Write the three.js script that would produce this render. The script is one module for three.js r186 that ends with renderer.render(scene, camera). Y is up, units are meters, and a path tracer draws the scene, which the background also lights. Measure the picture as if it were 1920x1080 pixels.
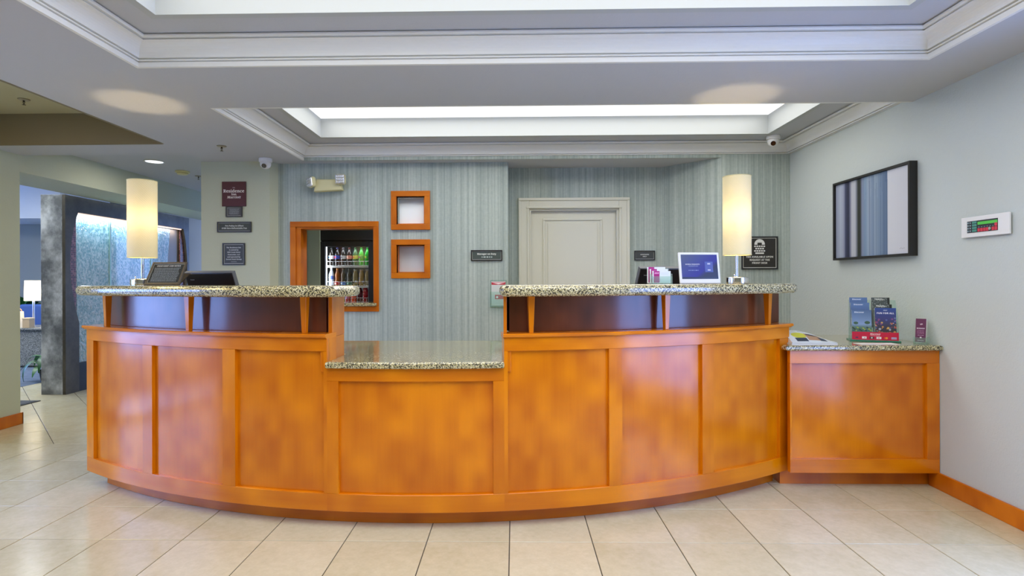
import * as THREE from 'three';
import { RoundedBoxGeometry } from 'three/addons/geometries/RoundedBoxGeometry.js';
import { mergeGeometries } from 'three/addons/utils/BufferGeometryUtils.js';
import { RectAreaLightUniformsLib } from 'three/addons/lights/RectAreaLightUniformsLib.js';

// ------------------------------------------------------------------ camera, sky, large lights, exposure
// Plan: x to the right, y up; Z below is the depth in front of the camera's wall (three.js z = -Z). Metres.
const scene = new THREE.Scene();
const camera = new THREE.PerspectiveCamera(54.41, 1920 / 1080, 0.05, 60);
camera.position.set(0, 1.3, 0);
camera.rotation.set(0, 0.0192, -0.0032, 'YXZ');
camera.setViewOffset(1920, 1080, 15.54, 13.0, 1920, 1080);
const renderer = new THREE.WebGLRenderer({ antialias: true });
renderer.toneMapping = THREE.LinearToneMapping;
renderer.toneMappingExposure = 1.1;
renderer.shadowMap.enabled = true;
RectAreaLightUniformsLib.init();
scene.background = new THREE.Color().setRGB(0.26, 0.43, 1.0);     // daylight seen through the glass doors and windows
scene.backgroundIntensity = 11;
scene.environmentIntensity = 11;

const SKYLIGHT = [1.0, 0.985, 0.96];
function panelLight(name, color, intensity, w, h, pos, target) {
  const l = new THREE.RectAreaLight(new THREE.Color().setRGB(...color), intensity, w, h);
  l.name = name; l.position.set(pos[0], pos[1], -pos[2]); l.lookAt(target[0], target[1], -target[2]);
  scene.add(l); return l;
}
panelLight('front_skylight_panel', SKYLIGHT, 2.1, 3.55, 3.1, [0.066, 2.795, 1.115], [0.066, 0, 1.115]);
panelLight('rear_skylight_panel', [1, 0.97, 0.9], 2.5, 3.9, 0.9, [0.26, 2.775, 4.575], [0.26, 0, 4.575]);
panelLight('unseen_back_room_panel', [1, 0.99, 0.97], 8, 0.9, 0.4, [-0.95, 2.44, 5.98], [-0.95, 0, 5.98]);  // out of view, placed to light the small frosted panes from behind
panelLight('lounge_panel', [0.9, 0.96, 1.0], 9, 2.4, 1.6, [-7.6, 2.93, 7.2], [-7.6, 0, 7.2]);  // out of view, placed to light the lounge
panelLight('unseen_left_tray_light', [1, 0.74, 0.3], 17, 0.45, 0.45, [-3.8, 2.725, 2.1], [-3.8, 0, 2.1]);  // unseen tray lights, placed to warm the left floor and wall
panelLight('unseen_left_tray_light', [1, 0.74, 0.3], 17, 0.45, 0.45, [-3.8, 2.725, 3.3], [-3.8, 0, 3.3]);
panelLight('lounge_panel', [0.95, 0.98, 1.0], 9, 0.9, 0.6, [-6.0, 2.93, 5.6], [-6.0, 0, 5.6]);  // added fill light, brightens the stone column of the water wall
panelLight('corridor_panel', [1, 0.95, 0.85], 75, 0.16, 0.16, [-3.9, 2.59, 6.0], [-3.9, 0, 6.0]);

// ------------------------------------------------------------------ helpers
let seed = 7;
const rnd = () => { seed = (seed * 1664525 + 1013904223) >>> 0; return seed / 4294967296; };
const taken = {};
function numbered(n) { taken[n] = (taken[n] ?? -1) + 1; return taken[n] ? `${n}_${String(taken[n]).padStart(3, '0')}` : n; }
const V = (x, y, Z) => new THREE.Vector3(x, y, -Z);
function tag(o, label, category, group, kind) {
  if (label) o.userData.label = label;
  if (category) o.userData.category = category;
  if (group) o.userData.group = group;
  if (kind) o.userData.kind = kind;
  return o;
}
function thing(name, label, category, [x, y, Z], turn = 0, group) {
  const o = new THREE.Group(); o.name = numbered(name); o.position.set(x, y, -Z); o.rotation.y = turn;
  scene.add(o); return tag(o, label, category, group);
}
function struct(name) { const o = new THREE.Group(); o.name = numbered(name); o.userData.kind = 'structure'; scene.add(o); return o; }
function shadow(m) { m.castShadow = true; m.receiveShadow = true; return m; }
function add(parent, name, geo, mat, label) {                      // geometry in the parent's own axes
  const m = shadow(new THREE.Mesh(geo, mat)); m.name = name; if (label) m.userData.label = label;
  parent.add(m); return m;
}
function addW(parent, name, geo, mat, label) {                     // geometry in the plan's axes; parent is an unturned Group
  const p = parent.getWorldPosition(new THREE.Vector3());
  return add(parent, name, geo.translate(-p.x, -p.y, -p.z), mat, label);
}
function metricUV(geo, swap = false) {                             // uv in metres by the dominant direction of each face
  const g = geo.index ? geo.toNonIndexed() : geo;
  const p = g.attributes.position, n = g.attributes.normal, uv = new Float32Array(p.count * 2);
  const a = new THREE.Vector3(), b = new THREE.Vector3(), c = new THREE.Vector3();
  for (let i = 0; i < p.count; i += 3) {
    a.fromBufferAttribute(p, i); b.fromBufferAttribute(p, i + 1); c.fromBufferAttribute(p, i + 2);
    const f = b.clone().sub(a).cross(c.clone().sub(a)), ax = Math.abs(f.x), ay = Math.abs(f.y), az = Math.abs(f.z);
    [a, b, c].forEach((v, k) => {
      let u, w;
      if (ay >= ax && ay >= az) [u, w] = [v.x, v.z]; else if (ax >= az) [u, w] = [v.z, v.y]; else [u, w] = [v.x, v.y];
      if (swap) [u, w] = [w, u];
      uv[(i + k) * 2] = u; uv[(i + k) * 2 + 1] = w;
    });
  }
  g.setAttribute('uv', new THREE.BufferAttribute(uv, 2)); return g;
}
function box(x0, x1, y0, y1, Z0, Z1, r = 0, swap = false) {        // box in the plan's axes
  const w = x1 - x0, h = y1 - y0, d = Z1 - Z0;
  const g = r ? new RoundedBoxGeometry(w, h, d, 2, r) : new THREE.BoxGeometry(w, h, d);
  return metricUV(g.translate((x0 + x1) / 2, (y0 + y1) / 2, -(Z0 + Z1) / 2), swap);
}
function lbox(w, h, d, x = 0, y = 0, z = 0, r = 0) {               // box in local axes, centred on x, z and standing on y
  const g = r ? new RoundedBoxGeometry(w, h, d, 2, r) : new THREE.BoxGeometry(w, h, d);
  return metricUV(g.translate(x, y + h / 2, z));
}
function merge(...gs) { return mergeGeometries(gs.map((g) => { const k = g.index ? g.toNonIndexed() : g; for (const n of Object.keys(k.attributes)) if (!['position', 'normal', 'uv'].includes(n)) k.deleteAttribute(n); return k; })); }
function plate(outline, holes, y0, y1) {                           // plan outline [x, Z] with holes, from y0 to y1
  const s = new THREE.Shape(outline.map(([x, Z]) => new THREE.Vector2(x, Z)));
  for (const h of holes) s.holes.push(new THREE.Path(h.map(([x, Z]) => new THREE.Vector2(x, Z))));
  const g = new THREE.ExtrudeGeometry(s, { depth: y1 - y0, bevelEnabled: false });
  return metricUV(g.rotateX(-Math.PI / 2).translate(0, y0, 0));    // shape (x, Z) -> (x, y, -Z)
}
function slab(outline, y0, y1, nose) {                             // the same with a rounded edge
  const s = new THREE.Shape(outline.map(([x, Z]) => new THREE.Vector2(x, Z)));
  const g = new THREE.ExtrudeGeometry(s, { depth: y1 - y0 - 2 * nose, bevelEnabled: true, bevelSize: nose, bevelThickness: nose, bevelOffset: -nose, bevelSegments: 6 });
  return metricUV(g.rotateX(-Math.PI / 2).translate(0, y0 + nose, 0));
}
function wallXY(x0, x1, y0, y1, holes, Z, t) {                     // wall facing the camera with openings [x0, x1, y0, y1]
  const s = new THREE.Shape([[x0, y0], [x1, y0], [x1, y1], [x0, y1]].map((p) => new THREE.Vector2(...p)));
  for (const [a, b, c, d] of holes) s.holes.push(new THREE.Path([[a, c], [b, c], [b, d], [a, d]].map((p) => new THREE.Vector2(...p))));
  return metricUV(new THREE.ExtrudeGeometry(s, { depth: t, bevelEnabled: false }).translate(0, 0, -Z - t));
}
function wallZY(Z0, Z1, y0, y1, holes, x, t) {                     // wall along the depth, from x to x + t
  const s = new THREE.Shape([[Z0, y0], [Z1, y0], [Z1, y1], [Z0, y1]].map((p) => new THREE.Vector2(...p)));
  for (const [a, b, c, d] of holes) s.holes.push(new THREE.Path([[a, c], [b, c], [b, d], [a, d]].map((p) => new THREE.Vector2(...p))));
  return metricUV(new THREE.ExtrudeGeometry(s, { depth: t, bevelEnabled: false }).rotateY(Math.PI / 2).translate(x, 0, 0));
}
function lathe(pts, n = 40) { return new THREE.LatheGeometry(pts.map((p) => new THREE.Vector2(...p)), n); }
function rod(a, b, r, n = 10) {                                    // cylinder between two points
  const d = b.clone().sub(a), g = new THREE.CylinderGeometry(r, r, d.length(), n).translate(0, d.length() / 2, 0);
  return g.applyQuaternion(new THREE.Quaternion().setFromUnitVectors(new THREE.Vector3(0, 1, 0), d.normalize())).translate(a.x, a.y, a.z);
}

// ------------------------------------------------------------------ textures
function lattice(n, s) { let q = s >>> 0 || 1; const a = new Float32Array(n * n); for (let i = 0; i < a.length; i++) { q = (q * 1664525 + 1013904223) >>> 0; a[i] = q / 4294967296; } return a; }
function noise(nx, ny, s) {                                        // tiling value noise on 0..1
  const n = Math.max(nx, ny), L = lattice(n, s * 7919 + 13), e = (t) => t * t * (3 - 2 * t);
  return (u, v) => {
    const x = u * nx, y = v * ny, i = Math.floor(x), j = Math.floor(y), fx = e(x - i), fy = e(y - j);
    const g = (a, b) => L[(((b % ny) + ny) % ny) * n + (((a % nx) + nx) % nx)];
    return (g(i, j) * (1 - fx) + g(i + 1, j) * fx) * (1 - fy) + (g(i, j + 1) * (1 - fx) + g(i + 1, j + 1) * fx) * fy;
  };
}
function tex(w, h, f, metresW = 1, metresH = 1, srgb = true) {     // f(u, v) -> [r, g, b] 0..255; repeats every metresW x metresH
  const d = new Uint8Array(w * h * 4);
  for (let y = 0; y < h; y++) for (let x = 0; x < w; x++) {
    const c = f(x / w, y / h, x, y), o = (y * w + x) * 4;
    for (let k = 0; k < 3; k++) d[o + k] = Math.max(0, Math.min(255, c[k]));
    d[o + 3] = 255;
  }
  const t = new THREE.DataTexture(d, w, h); t.magFilter = THREE.LinearFilter; t.wrapS = t.wrapT = THREE.RepeatWrapping;
  if (srgb) t.colorSpace = THREE.SRGBColorSpace;
  t.repeat.set(1 / metresW, 1 / metresH); t.needsUpdate = true; return t;
}
const mixc = (a, b, t) => a.map((x, k) => x + (b[k] - x) * t);
const grey = (v) => [v, v, v];
function woodTex(light, dark, s) {
  const A = noise(6, 5, s), B = noise(40, 4, s + 1), C = noise(170, 8, s + 2), D = noise(15, 11, s + 3), E = noise(4, 1, s + 4);
  return tex(512, 512, (u, v) => {
    const t = 0.34 * A(u, v) + 0.05 * B(u, v) + 0.05 * C(u, v) + 0.34 * D(u, v) + 0.22 * E(u, v);
    return mixc(light, dark, Math.max(0, Math.min(1, (t - 0.28) * 2.0)));
  }, 1.1, 1.1);
}
const woodMap = woodTex([228, 134, 0], [192, 98, 0], 3);
const trimMap = woodTex([214, 120, 8], [176, 86, 2], 9);
const darkWoodMap = woodTex([120, 60, 26], [78, 36, 14], 15);
function graniteTex(a, b, dark, white, s) {
  const A = noise(64, 64, s), B = noise(110, 110, s + 1), C = noise(90, 90, s + 2), D = noise(150, 150, s + 3), E = noise(8, 8, s + 4);
  return tex(512, 512, (u, v) => {
    let c = mixc(a, b, Math.min(1, Math.max(0, (A(u, v) - 0.3) * 2)));
    if (C(u, v) > 0.64) c = mixc(c, white, 0.75);
    if (B(u, v) > 0.62) c = mixc(c, dark, 0.9);
    if (D(u, v) > 0.73) c = mixc(c, dark, 0.75);
    return mixc(c, a, 0.15 * E(u, v));
  }, 0.47, 0.47);
}
const graniteMap = graniteTex([202, 190, 142], [168, 158, 110], [50, 47, 38], [230, 223, 190], 21);
const ledgeMap = graniteTex([150, 150, 144], [110, 112, 110], [60, 62, 62], [196, 198, 194], 27);
const paperN = [noise(300, 1, 31), noise(90, 1, 32), noise(22, 1, 33), noise(200, 40, 34), noise(60, 120, 35)];
const strand = (u, v) => 0.36 * paperN[0](u, v) + 0.28 * paperN[1](u, v) + 0.16 * paperN[2](u, v) + 0.12 * paperN[3](u, v) + 0.08 * paperN[4](u, v);
const wallpaperMap = tex(1024, 256, (u, v) => mixc([152, 164, 158], [190, 200, 192], Math.max(0, Math.min(1, (strand(u, v) - 0.25) * 2))), 1.2, 1.1);
const wallpaperBump = tex(1024, 256, (u, v) => grey(255 * strand(u, v)), 1.7, 1.1, false);
const plN = [noise(120, 120, 41), noise(40, 40, 42)];
const plasterBump = tex(256, 256, (u, v) => grey(255 * (0.6 * plN[0](u, v) + 0.4 * plN[1](u, v))), 0.6, 0.6, false);
const stN = [noise(5, 6, 51), noise(14, 16, 52), noise(40, 44, 53), noise(110, 110, 54)];
const stone = (u, v) => 0.42 * stN[0](u, v) + 0.3 * stN[1](u, v) + 0.18 * stN[2](u, v) + 0.1 * stN[3](u, v);
const stoneMap = tex(512, 512, (u, v) => mixc([112, 116, 120], [222, 226, 230], Math.max(0, Math.min(1, (stone(u, v) - 0.26) * 2))), 1.3, 1.5);
const bronzeMap = tex(256, 256, (u, v) => mixc([62, 58, 50], [104, 98, 86], stone(u, v)), 1, 1);
const glN = [noise(64, 44, 61), noise(150, 110, 62), noise(16, 6, 63)];
const rain = (u, v) => 0.5 * glN[0](u, v) + 0.35 * glN[1](u, v) + 0.15 * glN[2](u, v);
const rainBump = tex(512, 512, (u, v) => grey(255 * rain(u, v)), 1, 1, false);
const rainMap = tex(512, 512, (u, v) => mixc([172, 206, 212], [250, 255, 255], Math.max(0, Math.min(1, (rain(u, v) - 0.3) * 2.4))), 1, 1);
const mosaicMap = tex(128, 128, (u, v, x, y) => {
  if (x % 16 < 2 || y % 16 < 2) return [150, 136, 132];
  const k = ((x >> 4) * 7 + (y >> 4) * 13 + ((x >> 4) * (y >> 4)) % 5) % 4;
  return [[128, 70, 70], [96, 52, 56], [148, 90, 86], [80, 46, 50]][k];
}, 0.18, 0.18);
const tlN = [noise(9, 9, 71), noise(40, 40, 72), noise(120, 120, 73)];
const tileMap = (a, b, s) => tex(256, 256, (u, v) => mixc(a, b, 0.4 * tlN[0](u, v) + 0.35 * tlN[1](u, v) + 0.25 * tlN[2](u, v)), 0.9, 0.9);
const shadeBump = tex(64, 64, (u, v) => grey(128 + 90 * Math.sin(u * Math.PI * 4 + Math.PI * Math.round(v * 4)) * Math.sin(v * Math.PI * 8)), 0.03, 0.03, false);
const crN = [noise(60, 60, 81), noise(12, 12, 82)];
const carpetMap = tex(256, 256, (u, v) => mixc([66, 78, 96], [104, 116, 132], 0.6 * crN[0](u, v) + 0.4 * crN[1](u, v)), 1.6, 0.5);

// ------------------------------------------------------------------ materials
const M = (o) => new THREE.MeshPhysicalMaterial(o);
const rgb = (r, g, b) => new THREE.Color().setRGB(r, g, b);
const css = (c) => new THREE.Color(c);
const wood = M({ map: woodMap, roughness: 0.45, specularIntensity: 0.1, clearcoat: 1, clearcoatRoughness: 0.16 });
const woodTrim = M({ map: trimMap, roughness: 0.45, specularIntensity: 0.3, clearcoat: 0.6, clearcoatRoughness: 0.22 });
const woodDark = M({ map: darkWoodMap, roughness: 0.35, specularIntensity: 0.4, clearcoat: 0.75, clearcoatRoughness: 0.12 });
const granite = M({ map: graniteMap, roughness: 0.22, clearcoat: 0.8, clearcoatRoughness: 0.08 });
const ledgeStone = M({ map: ledgeMap, roughness: 0.35 });
const wallpaper = M({ map: wallpaperMap, bumpMap: wallpaperBump, bumpScale: 0.0012, roughness: 0.75, sheen: 0.2, sheenColor: rgb(1, 1, 1), sheenRoughness: 0.5 });
const sage = M({ color: css('#c0c4ac'), roughness: 0.8, bumpMap: plasterBump, bumpScale: 0.0012 });
const sageLight = M({ color: css('#c3cac6'), roughness: 0.72, bumpMap: plasterBump, bumpScale: 0.0016 });
const ceilingPaint = M({ color: css('#bcbec2'), roughness: 0.9, bumpMap: plasterBump, bumpScale: 0.0006 });
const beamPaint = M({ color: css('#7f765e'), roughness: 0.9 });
const white = M({ color: css('#e6e6e2'), roughness: 0.5 });
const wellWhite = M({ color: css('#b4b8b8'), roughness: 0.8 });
const doorWhite = M({ color: css('#d8d7c8'), roughness: 0.45 });
const grout = M({ color: css('#3c362d'), roughness: 0.95 });
const tiles = [tileMap([190, 180, 146], [212, 202, 170], 1), tileMap([186, 176, 142], [208, 198, 166], 2), tileMap([193, 183, 150], [215, 205, 174], 3)].map((t) => M({ map: t, roughness: 0.2, specularIntensity: 1 }));
const tilesWarm = M({ map: tiles[0].map, color: rgb(0.97, 0.96, 0.92), roughness: 0.4 });
const carpet = M({ map: carpetMap, roughness: 1 });
const matDark = M({ color: css('#4c4d4d'), roughness: 1 });
const stoneGrey = M({ map: stoneMap, roughness: 0.42, bumpMap: stoneMap, bumpScale: 0.002 });
const bronze = M({ map: bronzeMap, roughness: 0.5 });
const mosaic = M({ map: mosaicMap, roughness: 0.35, bumpMap: mosaicMap, bumpScale: 0.001 });
const rainGlass = M({ map: rainMap, roughness: 0.14, transmission: 0.35, thickness: 0, bumpMap: rainBump, bumpScale: 0.016, clearcoat: 0.6, clearcoatRoughness: 0.05 });
const clearGlass = M({ color: rgb(1, 1, 1), transmission: 1, thickness: 0, roughness: 0.02 });
const frosted = M({ color: rgb(0.9, 0.93, 0.97), transmission: 0.75, thickness: 0, roughness: 0.85 });
const acrylic = M({ color: rgb(0.86, 0.95, 0.92), transmission: 0.92, thickness: 0, roughness: 0.06 });
const acrylicEdge = M({ color: css('#2f8f78'), roughness: 0.2, transmission: 0.3, thickness: 0 });
const chrome = M({ color: rgb(0.78, 0.79, 0.82), metalness: 1, roughness: 0.14 });
const brushed = M({ color: rgb(0.6, 0.62, 0.66), metalness: 1, roughness: 0.35 });
const blackPlastic = M({ color: rgb(0.012, 0.012, 0.014), roughness: 0.32, clearcoat: 0.3, clearcoatRoughness: 0.2 });
const blackSatin = M({ color: rgb(0.02, 0.02, 0.022), roughness: 0.4 });
const greyPlastic = M({ color: rgb(0.1, 0.105, 0.115), roughness: 0.4 });
const whitePlastic = M({ color: rgb(0.8, 0.8, 0.8), roughness: 0.3 });
const cream = M({ color: css('#d9d3a4'), roughness: 0.5 });
const lens = M({ color: rgb(0.75, 0.77, 0.82), metalness: 0.7, roughness: 0.25 });
const shadeFabric = M({ color: rgb(0.84, 0.75, 0.46), roughness: 1, transmission: 0.04, thickness: 0, bumpMap: shadeBump, bumpScale: 0.0015 });
const glow = (r, g, b) => M({ color: rgb(0.02, 0.02, 0.02), emissive: rgb(r, g, b), emissiveIntensity: 1, roughness: 0.5 });
const panelGlow = glow(1.1, 1.1, 1.1);
const paperWhite = M({ color: rgb(0.82, 0.82, 0.8), roughness: 0.7 });

// printed faces: draw(ctx, w, h) on a canvas
function printed(w, h, draw, o = {}) {
  const c = document.createElement('canvas'); c.width = w; c.height = h;
  const x = c.getContext('2d'); draw(x, w, h);
  const t = new THREE.CanvasTexture(c); t.colorSpace = THREE.SRGBColorSpace;
  const lit = o.lit; delete o.lit;
  return lit ? M({ color: rgb(0.02, 0.02, 0.02), emissiveMap: t, emissive: rgb(lit, lit, lit), roughness: 0.25, ...o }) : M({ map: t, roughness: 0.45, ...o });
}
function line(x, text, px, cx, y, color = '#e8e8e4', weight = '', family = 'sans-serif') {
  x.fillStyle = color; x.textAlign = 'center'; x.textBaseline = 'middle'; x.font = `${weight} ${px}px ${family}`; x.fillText(text, cx, y);
}
function scribble(x, x0, y, len, h, color, r) {                     // print too small to be read in the photograph
  x.fillStyle = color; let p = x0;
  while (p < x0 + len) { const w = h * (0.8 + 2.4 * r()); x.fillRect(p, y, Math.min(w, x0 + len - p), h); p += w + h * 0.7; }
}

// ------------------------------------------------------------------ the room: floor
const H = 2.476, TRAY = 2.62, XR = 2.633, XL = -4.55, ZB = 5.54, ZR = 5.40, ZN = 5.84, ZBACK = -3.6;
const TILE = 0.4128, GX = -0.029, GZ = 2.7927;
const floor = struct('floor');
addW(floor, 'grout_bed', box(-11.2, 2.9, -0.12, -0.004, ZBACK - 0.2, 11.8), grout);
function tileGeo(poly, y0, y1) {                                   // a tile with a small chamfer round its top
  const n = poly.length, cx = poly.reduce((s, p) => s + p[0], 0) / n, cz = poly.reduce((s, p) => s + p[1], 0) / n, pos = [];
  const inn = poly.map(([x, z]) => { const d = Math.hypot(x - cx, z - cz), k = Math.max(0.5, 1 - 0.0025 / d); return [cx + (x - cx) * k, cz + (z - cz) * k]; });
  for (let i = 0; i < n; i++) {
    const j = (i + 1) % n, [ax, az] = poly[i], [bx, bz] = poly[j], [cx1, cz1] = inn[i], [dx, dz] = inn[j], ym = y1 - 0.0015;
    pos.push(ax, y0, -az, bx, y0, -bz, bx, ym, -bz, ax, y0, -az, bx, ym, -bz, ax, ym, -az);
    pos.push(ax, ym, -az, bx, ym, -bz, dx, y1, -dz, ax, ym, -az, dx, y1, -dz, cx1, y1, -cz1);
    pos.push(cx, y1, -cz, cx1, y1, -cz1, dx, y1, -dz);
  }
  const g = new THREE.BufferGeometry(); g.setAttribute('position', new THREE.Float32BufferAttribute(pos, 3)); g.computeVertexNormals();
  return metricUV(g);
}
function clip(poly, a, b, c) {                                     // keeps the side a x + b Z >= c
  const out = [];
  poly.forEach((p, i) => {
    const q = poly[(i + 1) % poly.length], s = a * p[0] + b * p[1] - c, t = a * q[0] + b * q[1] - c;
    if (s >= 0) out.push(p);
    if (s * t < 0) { const k = s / (s - t); out.push([p[0] + (q[0] - p[0]) * k, p[1] + (q[1] - p[1]) * k]); }
  });
  return out;
}
const area = (p) => Math.abs(p.reduce((s, [x, z], i) => { const [u, w] = p[(i + 1) % p.length]; return s + x * w - u * z; }, 0)) / 2;
{
  const rest = [], ZE = GZ + 4 * TILE, gap = 0.0022;
  for (let j = -16; j < 4; j++) for (let i = -14; i <= 6; i++) {
    let x0 = GX + i * TILE + gap, x1 = GX + (i + 1) * TILE - gap, z0 = GZ + j * TILE + gap, z1 = GZ + (j + 1) * TILE - gap;
    x1 = Math.min(x1, XR); x0 = Math.max(x0, -6.15); z0 = Math.max(z0, ZBACK);
    if (x1 - x0 < 0.02 || z1 - z0 < 0.02) continue;
    const poly = [[x0, z0], [x1, z0], [x1, z1], [x0, z1]];
    const zc = z0 + TILE / 2, xc = x0 + TILE / 2, underDesk = Math.hypot(xc + 0.55, zc - 7.05) < 3.75 && xc > -2.8;
    const inView = j >= -2 && Math.abs(xc) < zc * 0.96 + 0.45 && !underDesk;
    const g = tileGeo(poly, -0.012, 0);
    if (inView) addW(floor, 'tile', g, tiles[Math.floor(rnd() * 3)]); else rest.push(g);
  }
  for (let j = -1; j < 3; j++) for (let i = -7; i <= 6; i++) {      // behind the desk
    const x0 = GX + i * TILE + gap, x1 = Math.min(XR, GX + (i + 1) * TILE - gap), z0 = ZE + j * TILE + TILE + gap, z1 = ZE + (j + 2) * TILE - gap;
    if (x1 > x0) rest.push(tileGeo([[x0, z0], [x1, z0], [x1, Math.min(z1, 5.9)], [x0, Math.min(z1, 5.9)]], -0.012, 0));
  }
  const D = TILE, q = Math.SQRT1_2;                                // the corridor: tiles laid on the diagonal
  for (let a = -22; a < 24; a++) for (let b = -22; b < 24; b++) {
    const u0 = a * D + gap, u1 = (a + 1) * D - gap, w0 = b * D + gap, w1 = (b + 1) * D - gap;
    let poly = [[u0, w0], [u1, w0], [u1, w1], [u0, w1]].map(([u, w]) => [-4.13 + (u - w) * q, 4.86 + (u + w) * q]);
    poly = clip(clip(clip(clip(poly, 0, 1, ZE + gap), -1, 0, 2.91), 0, -1, -10.2), 1, 0, -6.15);
    if (poly.length < 3 || area(poly) < 0.002) continue;
    const zc = poly.reduce((s, p) => s + p[1], 0) / poly.length, xc = poly.reduce((s, p) => s + p[0], 0) / poly.length;
    const g = tileGeo(poly, -0.012, 0);
    if (zc < 7.2 && -xc / zc > 0.62 && -xc / zc < 0.98) addW(floor, 'tile', g, tiles[Math.floor(rnd() * 3)]); else rest.push(g);
  }
  const r = addW(floor, 'floor_tiles', merge(...rest), tiles[0]); r.userData.kind = 'stuff';
}
addW(floor, 'carpet', box(-11.1, -6.153, -0.012, 0.002, 4.9, 11.6), carpet);
addW(floor, 'back_room_floor', box(-2.9, 0.1, -0.012, 0.0, 5.9, 8.2), tilesWarm);

// ------------------------------------------------------------------ the room: walls
const wallBack = struct('wall_back');
addW(wallBack, 'wallpaper_wall', wallXY(-2.36, -0.06, 0, H, [[-2.131, -1.392, 1.055, 1.832], [-1.154, -0.884, 1.863, 2.129], [-1.156, -0.886, 1.387, 1.653]], ZB, 0.14), wallpaper);
addW(wallBack, 'recess_side', box(-0.2, -0.06, 0, H, ZB + 0.14, ZN + 0.1), wallpaper);
addW(wallBack, 'recess_wall', merge(box(-0.06, 0.154, 0, H, ZN, ZN + 0.12), box(1.084, 1.56, 0, H, ZN, ZN + 0.12), box(0.154, 1.084, 2.052, H, ZN, ZN + 0.12)), wallpaper);
addW(wallBack, 'angled_wall', plate([[1.53, ZN], [1.98, ZR], [2.08, ZR + 0.02], [1.63, ZN + 0.14]], [], 0, H), wallpaper);
addW(wallBack, 'right_wallpaper_wall', box(1.98, XR, 0, 2.515, ZR, ZR + 0.1), wallpaper);
addW(wallBack, 'wallpaper_strip', box(-2.055, 1.98, H, 2.515, ZR, ZR + 0.015), wallpaper);
const wallRight = struct('wall_right');
addW(wallRight, 'painted_wall', wallZY(ZBACK - 0.15, 6.0, 0, 2.7, [[0.85, 2.5, 0.25, 2.0]], XR, 0.15), sageLight);
const wallPillar = struct('wall_pillar');
addW(wallPillar, 'pillar', plate([[-3.06, 5.42], [-2.385, 5.42], [-2.345, ZB + 0.02], [-2.345, 5.9], [-3.06, 5.9]], [], 0, H), sage);
addW(wallPillar, 'corridor_right_wall', box(-3.06, -2.92, 0, TRAY, 5.88, 10.3), sage);
const wallLeft = struct('wall_left');
addW(wallLeft, 'painted_wall', merge(box(XL - 0.15, XL, 0, 2.8, ZBACK - 0.15, 1.3), box(XL - 0.15, XL, 0, 2.8, 3.4, 5.07), box(XL - 0.15, XL, 2.1, 2.8, 1.3, 3.4)), sage);
addW(wallLeft, 'corridor_beam', box(-5.15, XL, 2.32, 3.0, 5.07, 10.3), sage);
const wallFront = struct('wall_front');
addW(wallFront, 'painted_wall', box(XL - 0.15, XR + 0.15, 0, 2.8, ZBACK - 0.15, ZBACK), sage);
const wallLounge = struct('wall_lounge');
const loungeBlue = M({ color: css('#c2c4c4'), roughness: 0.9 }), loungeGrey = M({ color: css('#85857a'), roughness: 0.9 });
addW(wallLounge, 'far_wall', box(-11.2, -2.9, 0, 3.1, 11.5, 11.7), loungeBlue);
addW(wallLounge, 'window_wall', wallZY(4.8, 11.6, 0, 3.1, [[6.6, 9.4, 0.6, 2.6]], -11.3, 0.15), loungeGrey);
addW(wallLounge, 'near_wall', box(-11.2, XL - 0.15, 0, 3.1, 4.75, 4.9), loungeGrey);
addW(wallLounge, 'bulkhead', box(-11.1, -7.9, 2.42, 3.0, 9.6, 10.8), loungeBlue);
addW(wallLounge, 'niche_wall', box(-11.1, -6.9, 0, 2.42, 10.6, 10.8), loungeGrey);
const wallService = struct('wall_back_room');
const roomGreen = M({ color: css('#a9b39b'), roughness: 0.85 });
addW(wallService, 'left_side', box(-2.92, -2.8, 0, TRAY, 5.9, 8.2), roomGreen);
addW(wallService, 'right_side', box(0.0, 0.12, 0, TRAY, ZN + 0.12, 8.2), roomGreen);
addW(wallService, 'rear', box(-2.92, 0.12, 0, TRAY, 8.1, 8.25), roomGreen);
addW(wallService, 'return_wall', box(-2.3, -2.16, 0, TRAY, 6.18, 6.9), roomGreen);

// ------------------------------------------------------------------ the room: ceiling
const ceiling = struct('ceiling');
const FT = [-2.07, 2.223, -0.85, 3.042], RT = [-2.055, XR, 3.75, ZR + 0.015], LT = [XL, -2.99, 1.2, 4.704];
const rect = ([x0, x1, z0, z1]) => [[x0, z0], [x1, z0], [x1, z1], [x0, z1]];
addW(ceiling, 'soffit', plate([[XL, ZBACK], [XR, ZBACK], [XR, RT[2]], [RT[0], RT[2]], [RT[0], RT[3]], [XR, RT[3]], [XR, 6.0], [-3.0, 6.0], [-3.0, 5.1], [XL, 5.1], [XL, LT[3]], [LT[1], LT[3]], [LT[1], LT[2]], [XL, LT[2]]], [rect(FT)], H, TRAY), ceilingPaint);
const FW = [-1.77, 1.903, -0.45, 2.732], RW = [-1.767, 2.29, 4.05, 5.09];
addW(ceiling, 'tray_panel', plate([[-2.95, ZBACK], [XR + 0.1, ZBACK], [XR + 0.1, 6.0], [-2.95, 6.0]], [rect(FW), rect(RW)], TRAY, TRAY + 0.03), ceilingPaint);
function well([x0, x1, z0, z1], y0, y1) {
  const t = 0.04, e = 0.004;
  return merge(box(x0 - t, x0 + e, y0, y1, z0 - t, z1 + t), box(x1 - e, x1 + t, y0, y1, z0 - t, z1 + t), box(x0 + e, x1 - e, y0, y1, z0 - t, z0 + e), box(x0 + e, x1 - e, y0, y1, z1 - e, z1 + t));
}
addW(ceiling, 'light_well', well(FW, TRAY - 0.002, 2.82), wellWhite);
addW(ceiling, 'light_well', well(RW, TRAY - 0.002, 2.80), wellWhite);
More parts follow.
